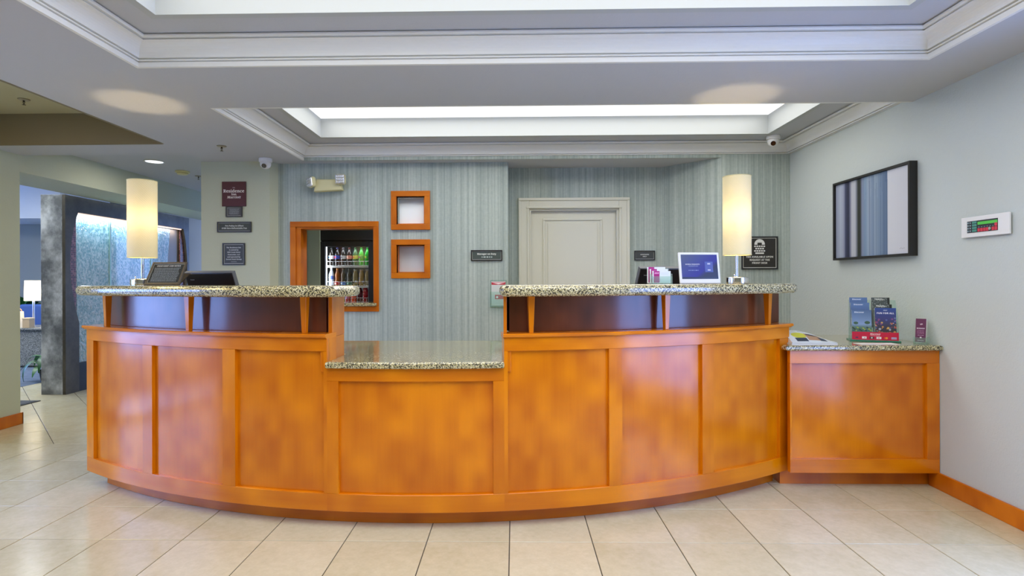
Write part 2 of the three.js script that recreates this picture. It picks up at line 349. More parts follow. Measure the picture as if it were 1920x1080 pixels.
addW(ceiling, 'skylight_panel', box(FW[0] - 0.05, FW[1] + 0.05, 2.82, 2.84, FW[2] - 0.05, FW[3] + 0.05), panelGlow);
addW(ceiling, 'skylight_panel', box(RW[0] - 0.05, RW[1] + 0.05, 2.79, 2.81, RW[2] - 0.05, RW[3] + 0.05), panelGlow);
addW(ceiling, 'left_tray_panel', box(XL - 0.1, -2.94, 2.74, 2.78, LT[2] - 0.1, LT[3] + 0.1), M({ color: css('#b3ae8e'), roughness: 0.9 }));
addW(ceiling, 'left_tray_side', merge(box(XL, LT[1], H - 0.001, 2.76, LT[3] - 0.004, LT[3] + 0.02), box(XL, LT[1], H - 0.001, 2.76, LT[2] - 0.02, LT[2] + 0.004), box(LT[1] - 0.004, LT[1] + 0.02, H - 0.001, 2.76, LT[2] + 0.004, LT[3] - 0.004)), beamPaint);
for (const z of [2.1, 3.3]) addW(ceiling, 'unseen_light_lens', box(-4.03, -3.57, 2.73, 2.745, z - 0.23, z + 0.23), glow(1.3, 1.05, 0.6));  // glowing faces of the unseen left tray lights
addW(ceiling, 'left_front_cover', box(XL, -2.94, TRAY, 2.65, ZBACK, LT[2]), ceilingPaint);
addW(ceiling, 'corridor_panel', box(XL, -2.92, 2.61, 2.7, 5.1, 10.3), ceilingPaint);
addW(ceiling, 'corridor_beam_side', box(XL, -3.0, H, 2.7, 5.09, 5.1), ceilingPaint);
addW(ceiling, 'unseen_light_lens', box(-6.46, -5.54, 2.94, 3.0, 5.28, 5.92), glow(1.2, 1.25, 1.3));  // glowing face of the added light near the stone column
addW(ceiling, 'unseen_light_lens', box(-8.82, -6.38, 2.94, 3.0, 6.38, 8.02), glow(1.2, 1.25, 1.3));  // glowing face of the unseen lounge light
addW(ceiling, 'lounge_panel', box(-11.2, -5.1, 3.0, 3.08, 4.8, 11.6), white);
addW(ceiling, 'unseen_back_room_panel', box(-2.92, 0.12, 2.5, 2.56, 5.68, 8.2), white);

// crown mouldings: a profile [projection, height] run round a rectangle, with mitred corners
function crown(profile, [x0, x1, z0, z1], sides) {
  const pos = [];
  const corner = (d) => [[x0 + d, z0 + d], [x1 - d, z0 + d], [x1 - d, z1 - d], [x0 + d, z1 - d]];
  for (const s of sides) for (let i = 0; i < profile.length - 1; i++) {
    const [d0, h0] = profile[i], [d1, h1] = profile[i + 1], A = corner(d0), B = corner(d1), k = (s + 1) % 4;
    const p = [[A[s], h0], [A[k], h0], [B[k], h1], [B[s], h1]].map(([[x, z], y]) => [x, y, -z]);
    pos.push(...p[0], ...p[2], ...p[1], ...p[0], ...p[3], ...p[2]);
  }
  const g = new THREE.BufferGeometry(); g.setAttribute('position', new THREE.Float32BufferAttribute(pos, 3)); g.computeVertexNormals();
  return metricUV(g);
}
const cove = [];
for (let k = 0; k <= 8; k++) { const a = (k / 8) * Math.PI / 2; cove.push([0.030 + 0.066 * (1 - Math.cos(a)), 2.524 + 0.068 * Math.sin(a)]); }
const upper = [[0.018, 2.502], [0.010, 2.503], [0.010, 2.507], [0.023, 2.508], [0.025, 2.512], [0.023, 2.516], [0.014, 2.517], [0.014, 2.521], [0.030, 2.522], ...cove, [0.096, 2.593], [0.088, 2.594], [0.088, 2.599], [0.106, 2.600], [0.112, 2.607], [0.112, 2.614], [0.102, 2.615], [0.102, TRAY]];
const full = [[0, H], [0.018, H], ...upper];
const crownGeo = (p, r, s) => crown(p, r, s);
const trim1 = struct('trim_1'); addW(trim1, 'crown_moulding', crownGeo(full, FT, [0, 1, 2, 3]), white);
const trim2 = struct('trim_2');
addW(trim2, 'crown_moulding', merge(crownGeo(full, RT, [0, 3]), crownGeo([[0, 2.502], ...upper], RT, [1, 2])), white);

// baseboards, door, windows
const bb = (g) => g;
const baseRight = struct('baseboard_right');
addW(baseRight, 'board', bb(merge(box(XR - 0.016, XR, 0, 0.105, -3.5, 3.6, 0.004, false), box(XR - 0.016, XR, 0, 0.105, 4.2, 5.4))), woodTrim);
const baseLeft = struct('baseboard_left');
addW(baseLeft, 'board', merge(box(XL, XL + 0.016, 0, 0.105, 3.4, 5.086, 0.004), box(XL - 0.15, XL + 0.016, 0, 0.105, 5.07, 5.086, 0.004), box(XL, XL + 0.016, 0, 0.105, ZBACK, 1.3, 0.004)), woodTrim);
const basePillar = struct('baseboard_pillar');
addW(basePillar, 'board', box(-3.062, -2.38, 0, 0.105, 5.404, 5.42, 0.004), woodTrim);

const door1 = struct('door_1');
{
  const x0 = 0.154, x1 = 1.084, y1 = 2.052, w = 0.11;
  const lip = (a, b, c, d) => merge(box(a, b, c, d, ZN - 0.022, ZN, 0.004));
  addW(door1, 'casing', merge(lip(x0 - w, x0, 0, y1 + w), lip(x1, x1 + w, 0, y1 + w), lip(x0, x1, y1, y1 + w),
    box(x0 - w, x1 + w, y1 + w - 0.03, y1 + w, ZN - 0.034, ZN - 0.02, 0.006), box(x0 - w, x0 - w + 0.03, 0, y1 + w - 0.03, ZN - 0.034, ZN - 0.02, 0.006), box(x1 + w - 0.03, x1 + w, 0, y1 + w - 0.03, ZN - 0.034, ZN - 0.02, 0.006),
    box(x0 - 0.03, x1 + 0.03, y1, y1 + 0.02, ZN - 0.032, ZN - 0.018, 0.005), box(x0 - 0.022, x0, 0, y1, ZN - 0.032, ZN - 0.018, 0.005), box(x1, x1 + 0.022, 0, y1, ZN - 0.032, ZN - 0.018, 0.005)), doorWhite);
  addW(door1, 'jamb', merge(box(x0, x0 + 0.02, 0, y1, ZN, ZN + 0.12), box(x1 - 0.02, x1, 0, y1, ZN, ZN + 0.12), box(x0 + 0.02, x1 - 0.02, y1 - 0.02, y1, ZN, ZN + 0.12)), doorWhite);
  addW(door1, 'door_leaf', box(x0 + 0.022, x1 - 0.022, 0.01, y1 - 0.022, ZN + 0.045, ZN + 0.085), doorWhite);
  const mould = (a, b, c, d, t, z) => merge(box(a, b, d - t, d, ZN + z, ZN + 0.05, 0.004), box(a, b, c, c + t, ZN + z, ZN + 0.05, 0.004), box(a, a + t, c + t, d - t, ZN + z, ZN + 0.05, 0.004), box(b - t, b, c + t, d - t, ZN + z, ZN + 0.05, 0.004));
  for (const [c, d] of [[1.02, 1.955], [0.2, 0.9]]) {
    addW(door1, 'panel_moulding', mould(x0 + 0.145, x1 - 0.165, c, d, 0.022, 0.032), doorWhite);
    addW(door1, 'raised_panel', box(x0 + 0.195, x1 - 0.215, c + 0.05, d - 0.05, ZN + 0.036, ZN + 0.05, 0.005), doorWhite);
  }
  addW(door1, 'handle', merge(box(x1 - 0.12, x1 - 0.06, 0.96, 1.02, ZN + 0.025, ZN + 0.045, 0.008), box(x1 - 0.2, x1 - 0.08, 0.98, 1.0, ZN + 0.0, ZN + 0.02, 0.008)), brushed);
}
function frame(x0, x1, y0, y1, w, zf, zr, r = 0.003) {             // picture-frame casing: outer size, width of the bars, front and rear
  return { top: box(x0, x1, y1 - w, y1, zf, zr, r, true), bottom: box(x0, x1, y0, y0 + w, zf, zr, r, true), left: box(x0, x0 + w, y0 + w, y1 - w, zf, zr, r), right: box(x1 - w, x1, y0 + w, y1 - w, zf, zr, r) };
}
const window1 = struct('window_1');
{
  const f = frame(-2.227, -1.344, 1.002, 1.897, 0.053, ZB - 0.02, ZB);
  for (const k in f) addW(window1, 'casing', f[k], woodTrim);
  addW(window1, 'jamb', merge(box(-2.174, -2.125, 1.055, 1.844, ZB - 0.002, ZB + 0.16, 0.002), box(-1.397, -1.385, 1.055, 1.844, ZB - 0.002, ZB + 0.16, 0.002), box(-2.125, -1.397, 1.826, 1.844, ZB - 0.002, ZB + 0.16, 0.002)), woodTrim);
  addW(window1, 'granite_sill', slab([[-2.19, ZB - 0.05], [-1.362, ZB - 0.05], [-1.362, ZB], [-1.392, ZB], [-1.392, ZB + 0.25], [-2.131, ZB + 0.25], [-2.131, ZB], [-2.19, ZB]], 1.055, 1.088, 0.01), granite);
}
for (const [n, x0, y0] of [['window_2', -1.2195, 1.81], ['window_3', -1.2195, 1.33]]) {
  const w = struct(n), f = frame(x0, x0 + 0.387, y0, y0 + 0.385, 0.054, ZB - 0.026, ZB + 0.002);
  for (const k in f) addW(w, 'casing', f[k], woodTrim);
  const i = [x0 + 0.054, x0 + 0.333, y0 + 0.054, y0 + 0.331];
  addW(w, 'jamb', merge(box(i[0], i[0] + 0.01, i[2], i[3], ZB, ZB + 0.13), box(i[1] - 0.01, i[1], i[2], i[3], ZB, ZB + 0.13), box(i[0], i[1], i[3] - 0.01, i[3], ZB, ZB + 0.13), box(i[0], i[1], i[2], i[2] + 0.01, ZB, ZB + 0.13)), woodTrim);
  addW(w, 'pane', box(i[0] + 0.008, i[1] - 0.008, i[2] + 0.008, i[3] - 0.008, ZB + 0.07, ZB + 0.076), frosted);
}
// out of view, placed to bring in daylight: left entrance, right window, lounge window
const alu = M({ color: rgb(0.5, 0.5, 0.52), metalness: 0.8, roughness: 0.4 });
function glazing(n, x, z0, z1, y0, y1, bars) {
  const w = struct(n), t = 0.05, g = [box(x - 0.03, x + 0.03, y0, y1, z0, z0 + t), box(x - 0.03, x + 0.03, y0, y1, z1 - t, z1), box(x - 0.03, x + 0.03, y1 - t, y1, z0 + t, z1 - t), box(x - 0.03, x + 0.03, y0, y0 + t, z0 + t, z1 - t)];
  for (const b of bars) g.push(box(x - 0.03, x + 0.03, y0 + t, y1 - t, b - t / 2, b + t / 2));
  addW(w, 'window_frame', merge(...g), alu);
  const e = [z0 + t, ...bars.flatMap((b) => [b - t / 2, b + t / 2]), z1 - t];
  for (let k = 0; k < e.length; k += 2) addW(w, 'pane', box(x - 0.003, x + 0.003, y0 + t, y1 - t, e[k], e[k + 1]), clearGlass);
}
glazing('door_2', XL - 0.08, 1.3, 3.4, 0.0, 2.1, [2.35]);
glazing('unseen_window_4', XR + 0.08, 0.85, 2.5, 0.25, 2.0, [1.68]);
glazing('unseen_window_5', -11.22, 6.6, 9.4, 0.6, 2.6, [8.0]);
const unseen_pavement = struct('ground'); addW(unseen_pavement, 'unseen_pavement', merge(box(-16, -4.75, -0.2, -0.05, -6, 4.7), box(2.85, 9, -0.2, -0.05, -6, 6)), M({ color: css('#e2e5ea'), roughness: 0.9 }));  // out of view, made pale to reflect daylight into the desk panels

// ------------------------------------------------------------------ the reception desk: arcs about one centre
const CX = -0.55, CZ = 7.05, RF = 4.13, RAD = Math.PI / 180;
const arcP = (deg, R) => [CX + R * Math.sin(deg * RAD), CZ - R * Math.cos(deg * RAD)];   // plan [x, Z]
function arc(profile, a0, a1, swap = false, step = 0.6) {          // closed profile of [radius, y], outside first, swept from a0 to a1 degrees
  const n = Math.max(2, Math.ceil((a1 - a0) / step)), pos = [], nor = [], uv = [], P = (r, y, a) => [CX + r * Math.sin(a), y, r * Math.cos(a) - CZ];
  const ccw = profile.reduce((s, [r, y], i) => { const [q, w] = profile[(i + 1) % profile.length]; return s + r * w - q * y; }, 0) > 0 ? 1 : -1;
  const tri = (p, m, t) => { for (let i = 0; i < 3; i++) { pos.push(...p[i]); nor.push(...m[i]); uv.push(...(swap ? [t[i][1], t[i][0]] : t[i])); } };
  profile.forEach(([r0, y0], i) => {
    const [r1, y1] = profile[(i + 1) % profile.length], L = Math.hypot(r1 - r0, y1 - y0) || 1, er = ccw * (y1 - y0) / L, ey = -ccw * (r1 - r0) / L;
    for (let k = 0; k < n; k++) {
      const a = (a0 + (a1 - a0) * k / n) * RAD, b = (a0 + (a1 - a0) * (k + 1) / n) * RAD;
      const A = P(r0, y0, a), B = P(r0, y0, b), C = P(r1, y1, b), D = P(r1, y1, a), na = [er * Math.sin(a), ey, er * Math.cos(a)], nb = [er * Math.sin(b), ey, er * Math.cos(b)];
      const flat = Math.abs(y1 - y0) < 1e-6, va = flat ? r0 : y0, vb = flat ? r1 : y1, ua = a * RF, ub = b * RF;
      const q = ccw > 0 ? [[A, B, C], [na, nb, nb], [[ua, va], [ub, va], [ub, vb]], [A, C, D], [na, nb, na], [[ua, va], [ub, vb], [ua, vb]]] : [[A, C, B], [na, nb, nb], [[ua, va], [ub, vb], [ub, va]], [A, D, C], [na, na, nb], [[ua, va], [ua, vb], [ub, vb]]];
      tri(q[0], q[1], q[2]); tri(q[3], q[4], q[5]);
    }
  });
  const faces = THREE.ShapeUtils.triangulateShape(profile.map((p) => new THREE.Vector2(...p)), []);
  for (const [deg, s] of [[a0, -1], [a1, 1]]) {
    const a = deg * RAD, m = [s * Math.cos(a), 0, -s * Math.sin(a)];
    for (const f of faces) {
      const p = f.map((i) => P(...profile[i], a)), t = f.map((i) => profile[i]);
      const nn = new THREE.Vector3(...p[1]).sub(new THREE.Vector3(...p[0])).cross(new THREE.Vector3(...p[2]).sub(new THREE.Vector3(...p[0])));
      const o = nn.dot(new THREE.Vector3(...m)) > 0 ? [0, 1, 2] : [0, 2, 1];
      tri(o.map((i) => p[i]), [m, m, m], o.map((i) => t[i]));
    }
  }
  const g = new THREE.BufferGeometry();
  g.setAttribute('position', new THREE.Float32BufferAttribute(pos, 3)); g.setAttribute('normal', new THREE.Float32BufferAttribute(nor, 3)); g.setAttribute('uv', new THREE.Float32BufferAttribute(uv, 2));
  return g;
}
const bar = (r0, r1, y0, y1, c = 0.002) => [[r0, y0], [r1 - c, y0], [r1, y0 + c], [r1, y1 - c], [r1 - c, y1], [r0, y1]];   // outer face at r1, chamfered
const Y0 = 0.087, YB = 0.18, YT = 0.93, YC = 0.998, YCAP = 1.023, YS = 1.219;
let grain = 0;
function shift(g) { grain += 0.37; const u = g.attributes.uv; for (let i = 0; i < u.count; i++) u.setXY(i, u.getX(i) + grain, u.getY(i) + grain * 0.61); return g; }
function deskUnit(label, a0, a1, panels, top, cap) {
  const [x, Z] = arcP((a0 + a1) / 2, RF - 0.1), t = thing('reception_desk', label, 'desk', [x, 0, Z], 0, 'curved wooden front desk sections');
  addW(t, 'toe_kick', shift(arc(bar(3.95, 4.05, 0, Y0 + 0.01), Math.max(a0, -31.1), Math.min(a1, 33.2), true)), woodTrim);
  addW(t, 'carcass', shift(arc(bar(RF - 0.12, RF - 0.036, Y0, top), a0, a1)), wood);
  addW(t, 'bottom_rail', shift(arc(bar(RF - 0.04, RF, Y0, YB), a0, a1, true)), wood);
  const railY = cap ? [YT, YC] : [0.774, top];
  addW(t, 'top_rail', shift(arc(bar(RF - 0.04, RF, railY[0], railY[1]), a0, a1, true)), wood);
  const edges = [a0, ...panels.flat(), a1];
  for (let k = 0; k < edges.length; k += 2) addW(t, 'stile', shift(arc(bar(RF - 0.04, RF, YB, railY[0], 0.001), edges[k], edges[k + 1])), wood);
  for (const [p, q] of panels) addW(t, 'panel', shift(arc(bar(RF - 0.036, RF - 0.02, YB - 0.01, railY[0] + 0.01), p - 0.1, q + 0.1)), wood);
  return t;
}
function bracket(t, deg) {                                         // tapered post between cap and counter
  const h = YS - YCAP, g = new RoundedBoxGeometry(0.04, h, 0.036, 2, 0.002).translate(0, h / 2, 0), p = g.attributes.position;
  for (let i = 0; i < p.count; i++) { const k = 0.62 + 0.38 * p.getY(i) / h; p.setX(i, p.getX(i) * k); p.setZ(i, p.getZ(i) * k); }
  g.computeVertexNormals();
  const [x, Z] = arcP(deg, 4.10);
  addW(t, 'bracket', metricUV(g.rotateY(-Math.PI / 2 + deg * RAD + 0).translate(x, YCAP, -Z)), wood);
}
const capProfile = [[RF - 0.12, YC], [RF + 0.004, YC], [RF + 0.004, YC + 0.004], [RF + 0.016, YC + 0.008], [RF + 0.018, YCAP - 0.005], [RF + 0.013, YCAP], [RF - 0.12, YCAP]];
const deskLeft = deskUnit('left high section of the curved wooden front desk, three tall panels under the granite bar', -32.35, -6.17, [[-31.03, -23.46], [-22.3, -14.9], [-13.75, -6.42]], YC, true);
addW(deskLeft, 'cap_moulding', shift(arc(capProfile, -32.75, -6.17, true)), wood);
addW(deskLeft, 'riser', shift(arc(bar(3.84, 4.04, YCAP, YS), -32.1, -6.78)), woodDark);
addW(deskLeft, 'end_panel', shift(box(-1.03, -0.991, 0.82, YC - 0.001, 2.953, 3.24, 0.002)), wood);
addW(deskLeft, 'end_post', shift(box(-1.012, -0.99, YC, YS, 3.025, 3.24, 0.002)), wood);
for (const a of [-29.4, -18.6, -8.1]) bracket(deskLeft, a);
const deskMid = deskUnit('low middle section of the curved wooden desk with one wide panel under the lowered counter', -6.17, 6.87, [[-5.3, 6.07]], 0.843, false);
const deskRight = deskUnit('right high section of the curved wooden front desk, three tall panels beside the side cabinet', 6.87, 34.0, [[7.14, 14.92], [16.0, 23.3], [24.45, 32.55]], YC, true);
addW(deskRight, 'cap_moulding', shift(arc(capProfile, 6.8, 34.3, true)), wood);
addW(deskRight, 'riser', shift(arc(bar(3.84, 4.04, YCAP, YS), 7.42, 34.5)), woodDark);
addW(deskRight, 'end_panel', shift(box(-0.056, -0.02, 0.82, YC - 0.001, 2.96, 3.24, 0.002)), wood);
addW(deskRight, 'end_post', shift(box(-0.06, -0.042, YC, YS, 3.025, 3.24, 0.002)), wood);
for (const a of [8.95, 20.1, 31.5]) bracket(deskRight, a);
for (const [d, a0, a1] of [[deskLeft, -32.3, -6.3], [deskRight, 7, 33.9]]) addW(d, 'staff_worktop', arc(bar(3.1, 4.0, 0.72, 0.75), a0, a1), M({ color: css('#8b8473'), roughness: 0.5 }));

// granite tops
function arcLine(a0, a1, R, n = 24) { return Array.from({ length: n + 1 }, (_, k) => arcP(a0 + (a1 - a0) * k / n, R)); }
function rounded(a, R, b, r, n = 6) { const out = []; for (let k = 0; k <= n; k++) out.push([a[0] + 0, a[1]]); return out; }
function granite_top(label, outline, y0, y1, nose, c) {
  const t = thing('granite_countertop', label, 'countertop', [c[0], y0, c[1]], 0, 'speckled granite counter tops');
  addW(t, 'stone_slab', slab(outline, y0, y1, nose), granite); return t;
}
const YG = 1.28, RG = 4.225;
function corner(pm, q, pn, n = 6) { return Array.from({ length: n + 1 }, (_, k) => { const s = k / n; return [0, 1].map((i) => (1 - s) ** 2 * pm[i] + 2 * s * (1 - s) * q[i] + s * s * pn[i]); }); }
{
  const q = arcP(-32.4, RG), L = [...corner(arcP(-32.9, 4.08), q, arcP(-30.6, RG)), ...arcLine(-30.4, -5.3, RG), [-0.925, 2.865], [-0.862, 3.02], [-0.86, 3.1], [-0.95, 3.3], ...arcLine(-6.2, -33.2, 3.72)];
  granite_top('left raised granite bar top holding the lamp and the framed card notice', L, YS, YG, 0.028, arcP(-19, 4));
  const R = [...corner([-0.075, 3.05], [-0.105, 2.845], [0.0, 2.86]), ...arcLine(7.9, 32.0, RG), ...corner(arcP(32.3, RG), arcP(34.4, RG), arcP(35.0, 4.06)), ...arcLine(35.4, 7.2, 3.72)];
  granite_top('right raised granite bar top holding the white tablet and the second lamp', R, YS, YG, 0.028, arcP(20, 4));
  const A = arcLine(-6.14, 6.84, 4.155);
  granite_top('lowered granite counter between the two raised sides, at the middle of the desk', [...A, [-0.058, 3.25], [0.2, 3.25], [0.2, 3.98], [-1.35, 3.98], [-1.35, 3.25], [-0.989, 3.25]], 0.843, 0.878, 0.01, [-0.5, 3.4]);
}

// side cabinet against the right wall
const cab = thing('side_cabinet', 'straight wooden side cabinet with one wide panel, between the curved desk and the right wall', 'cabinet', [2.15, 0, 3.85]);
{
  const x0 = 1.712, x1 = XR - 0.003, zf = 3.52, yb = 0.1, yt = 0.862;
  addW(cab, 'toe_kick', shift(box(x0 - 0.02, x1, 0, yb, 3.615, 4.2)), woodTrim);
  addW(cab, 'carcass', shift(box(x0 + 0.08, x1, yb, yt, zf + 0.03, 4.2)), wood);
  addW(cab, 'bottom_rail', shift(box(x0, x1, yb, 0.187, zf, zf + 0.035, 0.002, true)), wood);
  addW(cab, 'top_rail', shift(box(x0, x1, 0.782, yt, zf, zf + 0.035, 0.002, true)), wood);
  addW(cab, 'stile', shift(box(x0, x0 + 0.012, 0.187, 0.782, zf, zf + 0.035, 0.001)), wood);
  addW(cab, 'stile', shift(box(2.554, x1, 0.187, 0.782, zf, zf + 0.035, 0.001)), wood);
  addW(cab, 'panel', shift(box(x0 + 0.01, 2.556, 0.185, 0.784, zf + 0.02, zf + 0.034)), wood);
  granite_top('granite top of the side cabinet under the brochure rack, at the right wall', [[1.675, 3.49], [XR - 0.003, 3.49], [XR - 0.003, 4.2], [1.86, 4.2], [1.86, 3.78], [1.675, 3.55]], yt, 0.895, 0.014, [2.15, 3.85]);
}

// ------------------------------------------------------------------ table lamps on the bar
function deskLamp(label, x, Z) {
  const t = thing('table_lamp', label, 'lamp', [x, YG, Z], 0, 'pair of cylinder-shade lamps on the granite bars');
  add(t, 'base', lathe([[0, 0], [0.066, 0], [0.069, 0.003], [0.069, 0.036], [0.066, 0.04], [0.058, 0.042], [0.012, 0.044], [0.011, 0.046], [0, 0.046]]), chrome);
  add(t, 'switch', lathe([[0, 0.042], [0.006, 0.042], [0.006, 0.052], [0.008, 0.054], [0.006, 0.06], [0, 0.061]], 16).scale(0.75, 0.9, 0.75).translate(-0.028, 0.0045, 0.03), chrome);
  add(t, 'pole', new THREE.CylinderGeometry(0.0085, 0.0085, 0.34, 16).translate(0, 0.215, 0), chrome);
  const R = 0.086, y0 = 0.182, y1 = 0.684, g = lathe([[R - 0.002, y0], [R, y0], [R, y1], [R - 0.002, y1], [R - 0.002, y0]], 64), uv = g.attributes.uv, p = g.attributes.position;
  for (let i = 0; i < uv.count; i++) uv.setXY(i, uv.getX(i) * 0.54, p.getY(i));
  const s = add(t, 'lamp_shade', new THREE.CylinderGeometry(R, R, y1 - y0, 64, 1, true).translate(0, (y0 + y1) / 2, 0), shadeFabric);
  { const u = s.geometry.attributes.uv; for (let i = 0; i < u.count; i++) u.setXY(i, u.getX(i) * 0.54, u.getY(i) * 0.5); }
  add(t, 'shade_rim', merge(new THREE.TorusGeometry(R, 0.0022, 8, 64).rotateX(Math.PI / 2).translate(0, y0, 0), new THREE.TorusGeometry(R, 0.0022, 8, 64).rotateX(Math.PI / 2).translate(0, y1, 0)), M({ color: css('#d9cf9c'), roughness: 0.8 }));
  add(t, 'shade_spider', merge(...[0, 1, 2].map((k) => rod(new THREE.Vector3(0, 0.38, 0), new THREE.Vector3(R * Math.cos(k * 2.094), 0.38, R * Math.sin(k * 2.094)), 0.0015, 6))), chrome);
  for (const y of [0.43]) {
    add(t, 'bulb', new THREE.SphereGeometry(0.028, 20, 14).scale(1, 1.3, 1).translate(0, y, 0), glow(1.6, 1.25, 0.75));
    const l = new THREE.PointLight(rgb(1, 0.78, 0.46), 0.8); l.name = 'lamp_glow'; l.position.set(0, y, 0); l.shadow.radius = 1.2; l.castShadow = true; t.add(l);
  }
}
deskLamp('lit cream cylinder lamp on the left granite bar, beside the framed card notice', -2.44, 3.63);
deskLamp('lit cream cylinder lamp on the right granite bar, in front of the telephone sign', 1.427, 3.62);

// ------------------------------------------------------------------ signs on the walls
function sign(label, x0, x1, y0, y1, Z, draw, o = {}) {
  const w = x1 - x0, h = y1 - y0, t = thing('wall_sign', label, 'sign', [(x0 + x1) / 2, (y0 + y1) / 2, Z], 0, o.group);
  const k = 1000;
  if (o.plain) add(t, 'board', new RoundedBoxGeometry(w, h, 0.012, 2, 0.002).translate(0, 0, 0.0065), M({ color: css(o.plain), roughness: 0.4 }));
  else add(t, 'frame', merge(...[[w, 0.012, 0, h / 2 - 0.006], [w, 0.012, 0, -h / 2 + 0.006], [0.012, h - 0.024, w / 2 - 0.006, 0], [0.012, h - 0.024, -w / 2 + 0.006, 0]].map(([a, b, x, y]) => new RoundedBoxGeometry(a, b, 0.016, 1, 0.002).translate(x, y, 0.008))), blackSatin);
  const W = o.plain ? w - 0.004 : w - 0.022, Hh = o.plain ? h - 0.004 : h - 0.022;
  if (!o.plain) add(t, 'backing', new THREE.BoxGeometry(w - 0.01, h - 0.01, 0.006).translate(0, 0, 0.004), blackSatin);
  add(t, 'printed_face', new THREE.PlaneGeometry(W, Hh).translate(0, 0, o.plain ? 0.0132 : 0.0078), printed(Math.round(W * 2200), Math.round(Hh * 2200), draw, { roughness: 0.5 }));
  return t;
}
const bordered = (bg, f) => (x, w, h) => { x.fillStyle = bg; x.fillRect(0, 0, w, h); x.strokeStyle = '#cfd0c6'; x.lineWidth = Math.max(6, h * 0.022); const m = x.lineWidth * 0.9; x.strokeRect(m, m, w - 2 * m, h - 2 * m); f(x, w, h); };
sign('square maroon sign with white hotel lettering, topmost on the sage pillar', -2.849, -2.614, 2.037, 2.278, 5.42, (x, w, h) => {
  x.fillStyle = '#4a0a1c'; x.fillRect(0, 0, w, h);
  line(x, 'THE', h * 0.055, w / 2, h * 0.245, '#d9c9cc', '', 'serif');
  line(x, 'Residence', h * 0.172, w / 2, h * 0.38, '#f0ece6', 'bold', 'serif');
  line(x, 'Inn', h * 0.125, w / 2, h * 0.515, '#f0ece6', 'bold', 'serif');
  line(x, 'Marriott', h * 0.13, w / 2, h * 0.635, '#f0ece6', 'bold italic', 'serif');
}, { plain: '#4a0a1c' });
sign('small framed grey sign directly under the maroon sign on the pillar', -2.813, -2.651, 1.933, 2.036, 5.42, bordered('#4b4e50', (x, w, h) => {
  let q = 3; const r = () => (q = (q * 16807) % 2147483647) / 2147483647;
  for (let k = 0; k < 6; k++) scribble(x, w * (0.14 + 0.06 * (k % 2)), h * (0.17 + 0.115 * k), w * (0.72 - 0.12 * (k % 2)), h * 0.055, '#9a9da0', r);
}));
sign('wide framed pet policy sign on the pillar', -2.898, -2.562, 1.784, 1.887, 5.42, bordered('#33392f', (x, w, h) => {
  line(x, 'Pet Policy in Effect', h * 0.25, w / 2, h * 0.36, '#e2e4da', 'bold');
  line(x, '$100 Non-Refundable Fee', h * 0.25, w / 2, h * 0.65, '#e2e4da', 'bold');
}));
sign('square framed ownership notice, lowest sign on the pillar above the black monitor', -2.846, -2.626, 1.464, 1.679, 5.42, bordered('#3a3f42', (x, w, h) => {
  ['The Residence Inn', 'is owned by', 'Mill Creek Hotel', 'Chancellor, LLC', 'and operated by', 'Sunset Hotel Group'].forEach((s, k) => line(x, s, h * 0.085, w / 2, h * (0.17 + 0.118 * k), '#d6d8d4', 'bold'));
  x.fillStyle = '#6d7276'; x.fillRect(w * 0.36, h * 0.86, w * 0.28, h * 0.05);
}));
sign('small framed manager on duty sign on the wallpaper left of the recess', -0.43, -0.119, 1.501, 1.607, ZB, bordered('#47524f', (x, w, h) => {
  line(x, 'Manager on Duty', h * 0.27, w / 2, h * 0.33, '#eef0ea', 'bold');
  let q = 11; const r = () => (q = (q * 16807) % 2147483647) / 2147483647;
  scribble(x, w * 0.33, h * 0.62, w * 0.36, h * 0.14, '#bccac8', r);
}));
sign('small framed associates only sign right of the white door', 1.243, 1.457, 1.511, 1.611, ZN, bordered('#3d4040', (x, w, h) => {
  line(x, 'ASSOCIATES', h * 0.2, w / 2, h * 0.38, '#e6e6e0', 'bold'); line(x, 'ONLY', h * 0.2, w / 2, h * 0.64, '#e6e6e0', 'bold');
}));
sign('framed dark telephone sign behind the right lamp, above the granite bar', 2.168, 2.512, 1.404, 1.718, ZR, bordered('#2e2b28', (x, w, h) => {
  x.fillStyle = '#e6e6e2';
  const cx = w * 0.5, s = h / 100;
  x.beginPath(); x.arc(cx, 22 * s, 17 * s, Math.PI, 0); x.lineTo(cx + 17 * s, 23.5 * s); x.lineTo(cx - 17 * s, 23.5 * s); x.fill();
  x.fillStyle = '#2e2b28'; x.fillRect(cx - 7 * s, 16.5 * s, 14 * s, 7 * s); x.fillStyle = '#e6e6e2';
  [[5, 28.5], [4, 36], [5, 43.5]].forEach(([n, y]) => { for (let k = 0; k < n; k++) { x.beginPath(); x.ellipse(cx + (k - (n - 1) / 2) * 7.4 * s, y * s, 3.3 * s, 2.7 * s, 0, 0, 7); x.fill(); } });
  x.fillRect(cx - 14 * s, 48.5 * s, 28 * s, 5 * s);
  ['TDD AVAILABLE UPON', 'REQUEST AT THE', 'FRONT DESK'].forEach((q, k) => line(x, q, 8.4 * s, cx, (63 + 10 * k) * s, '#ecece6', 'bold'));
}));

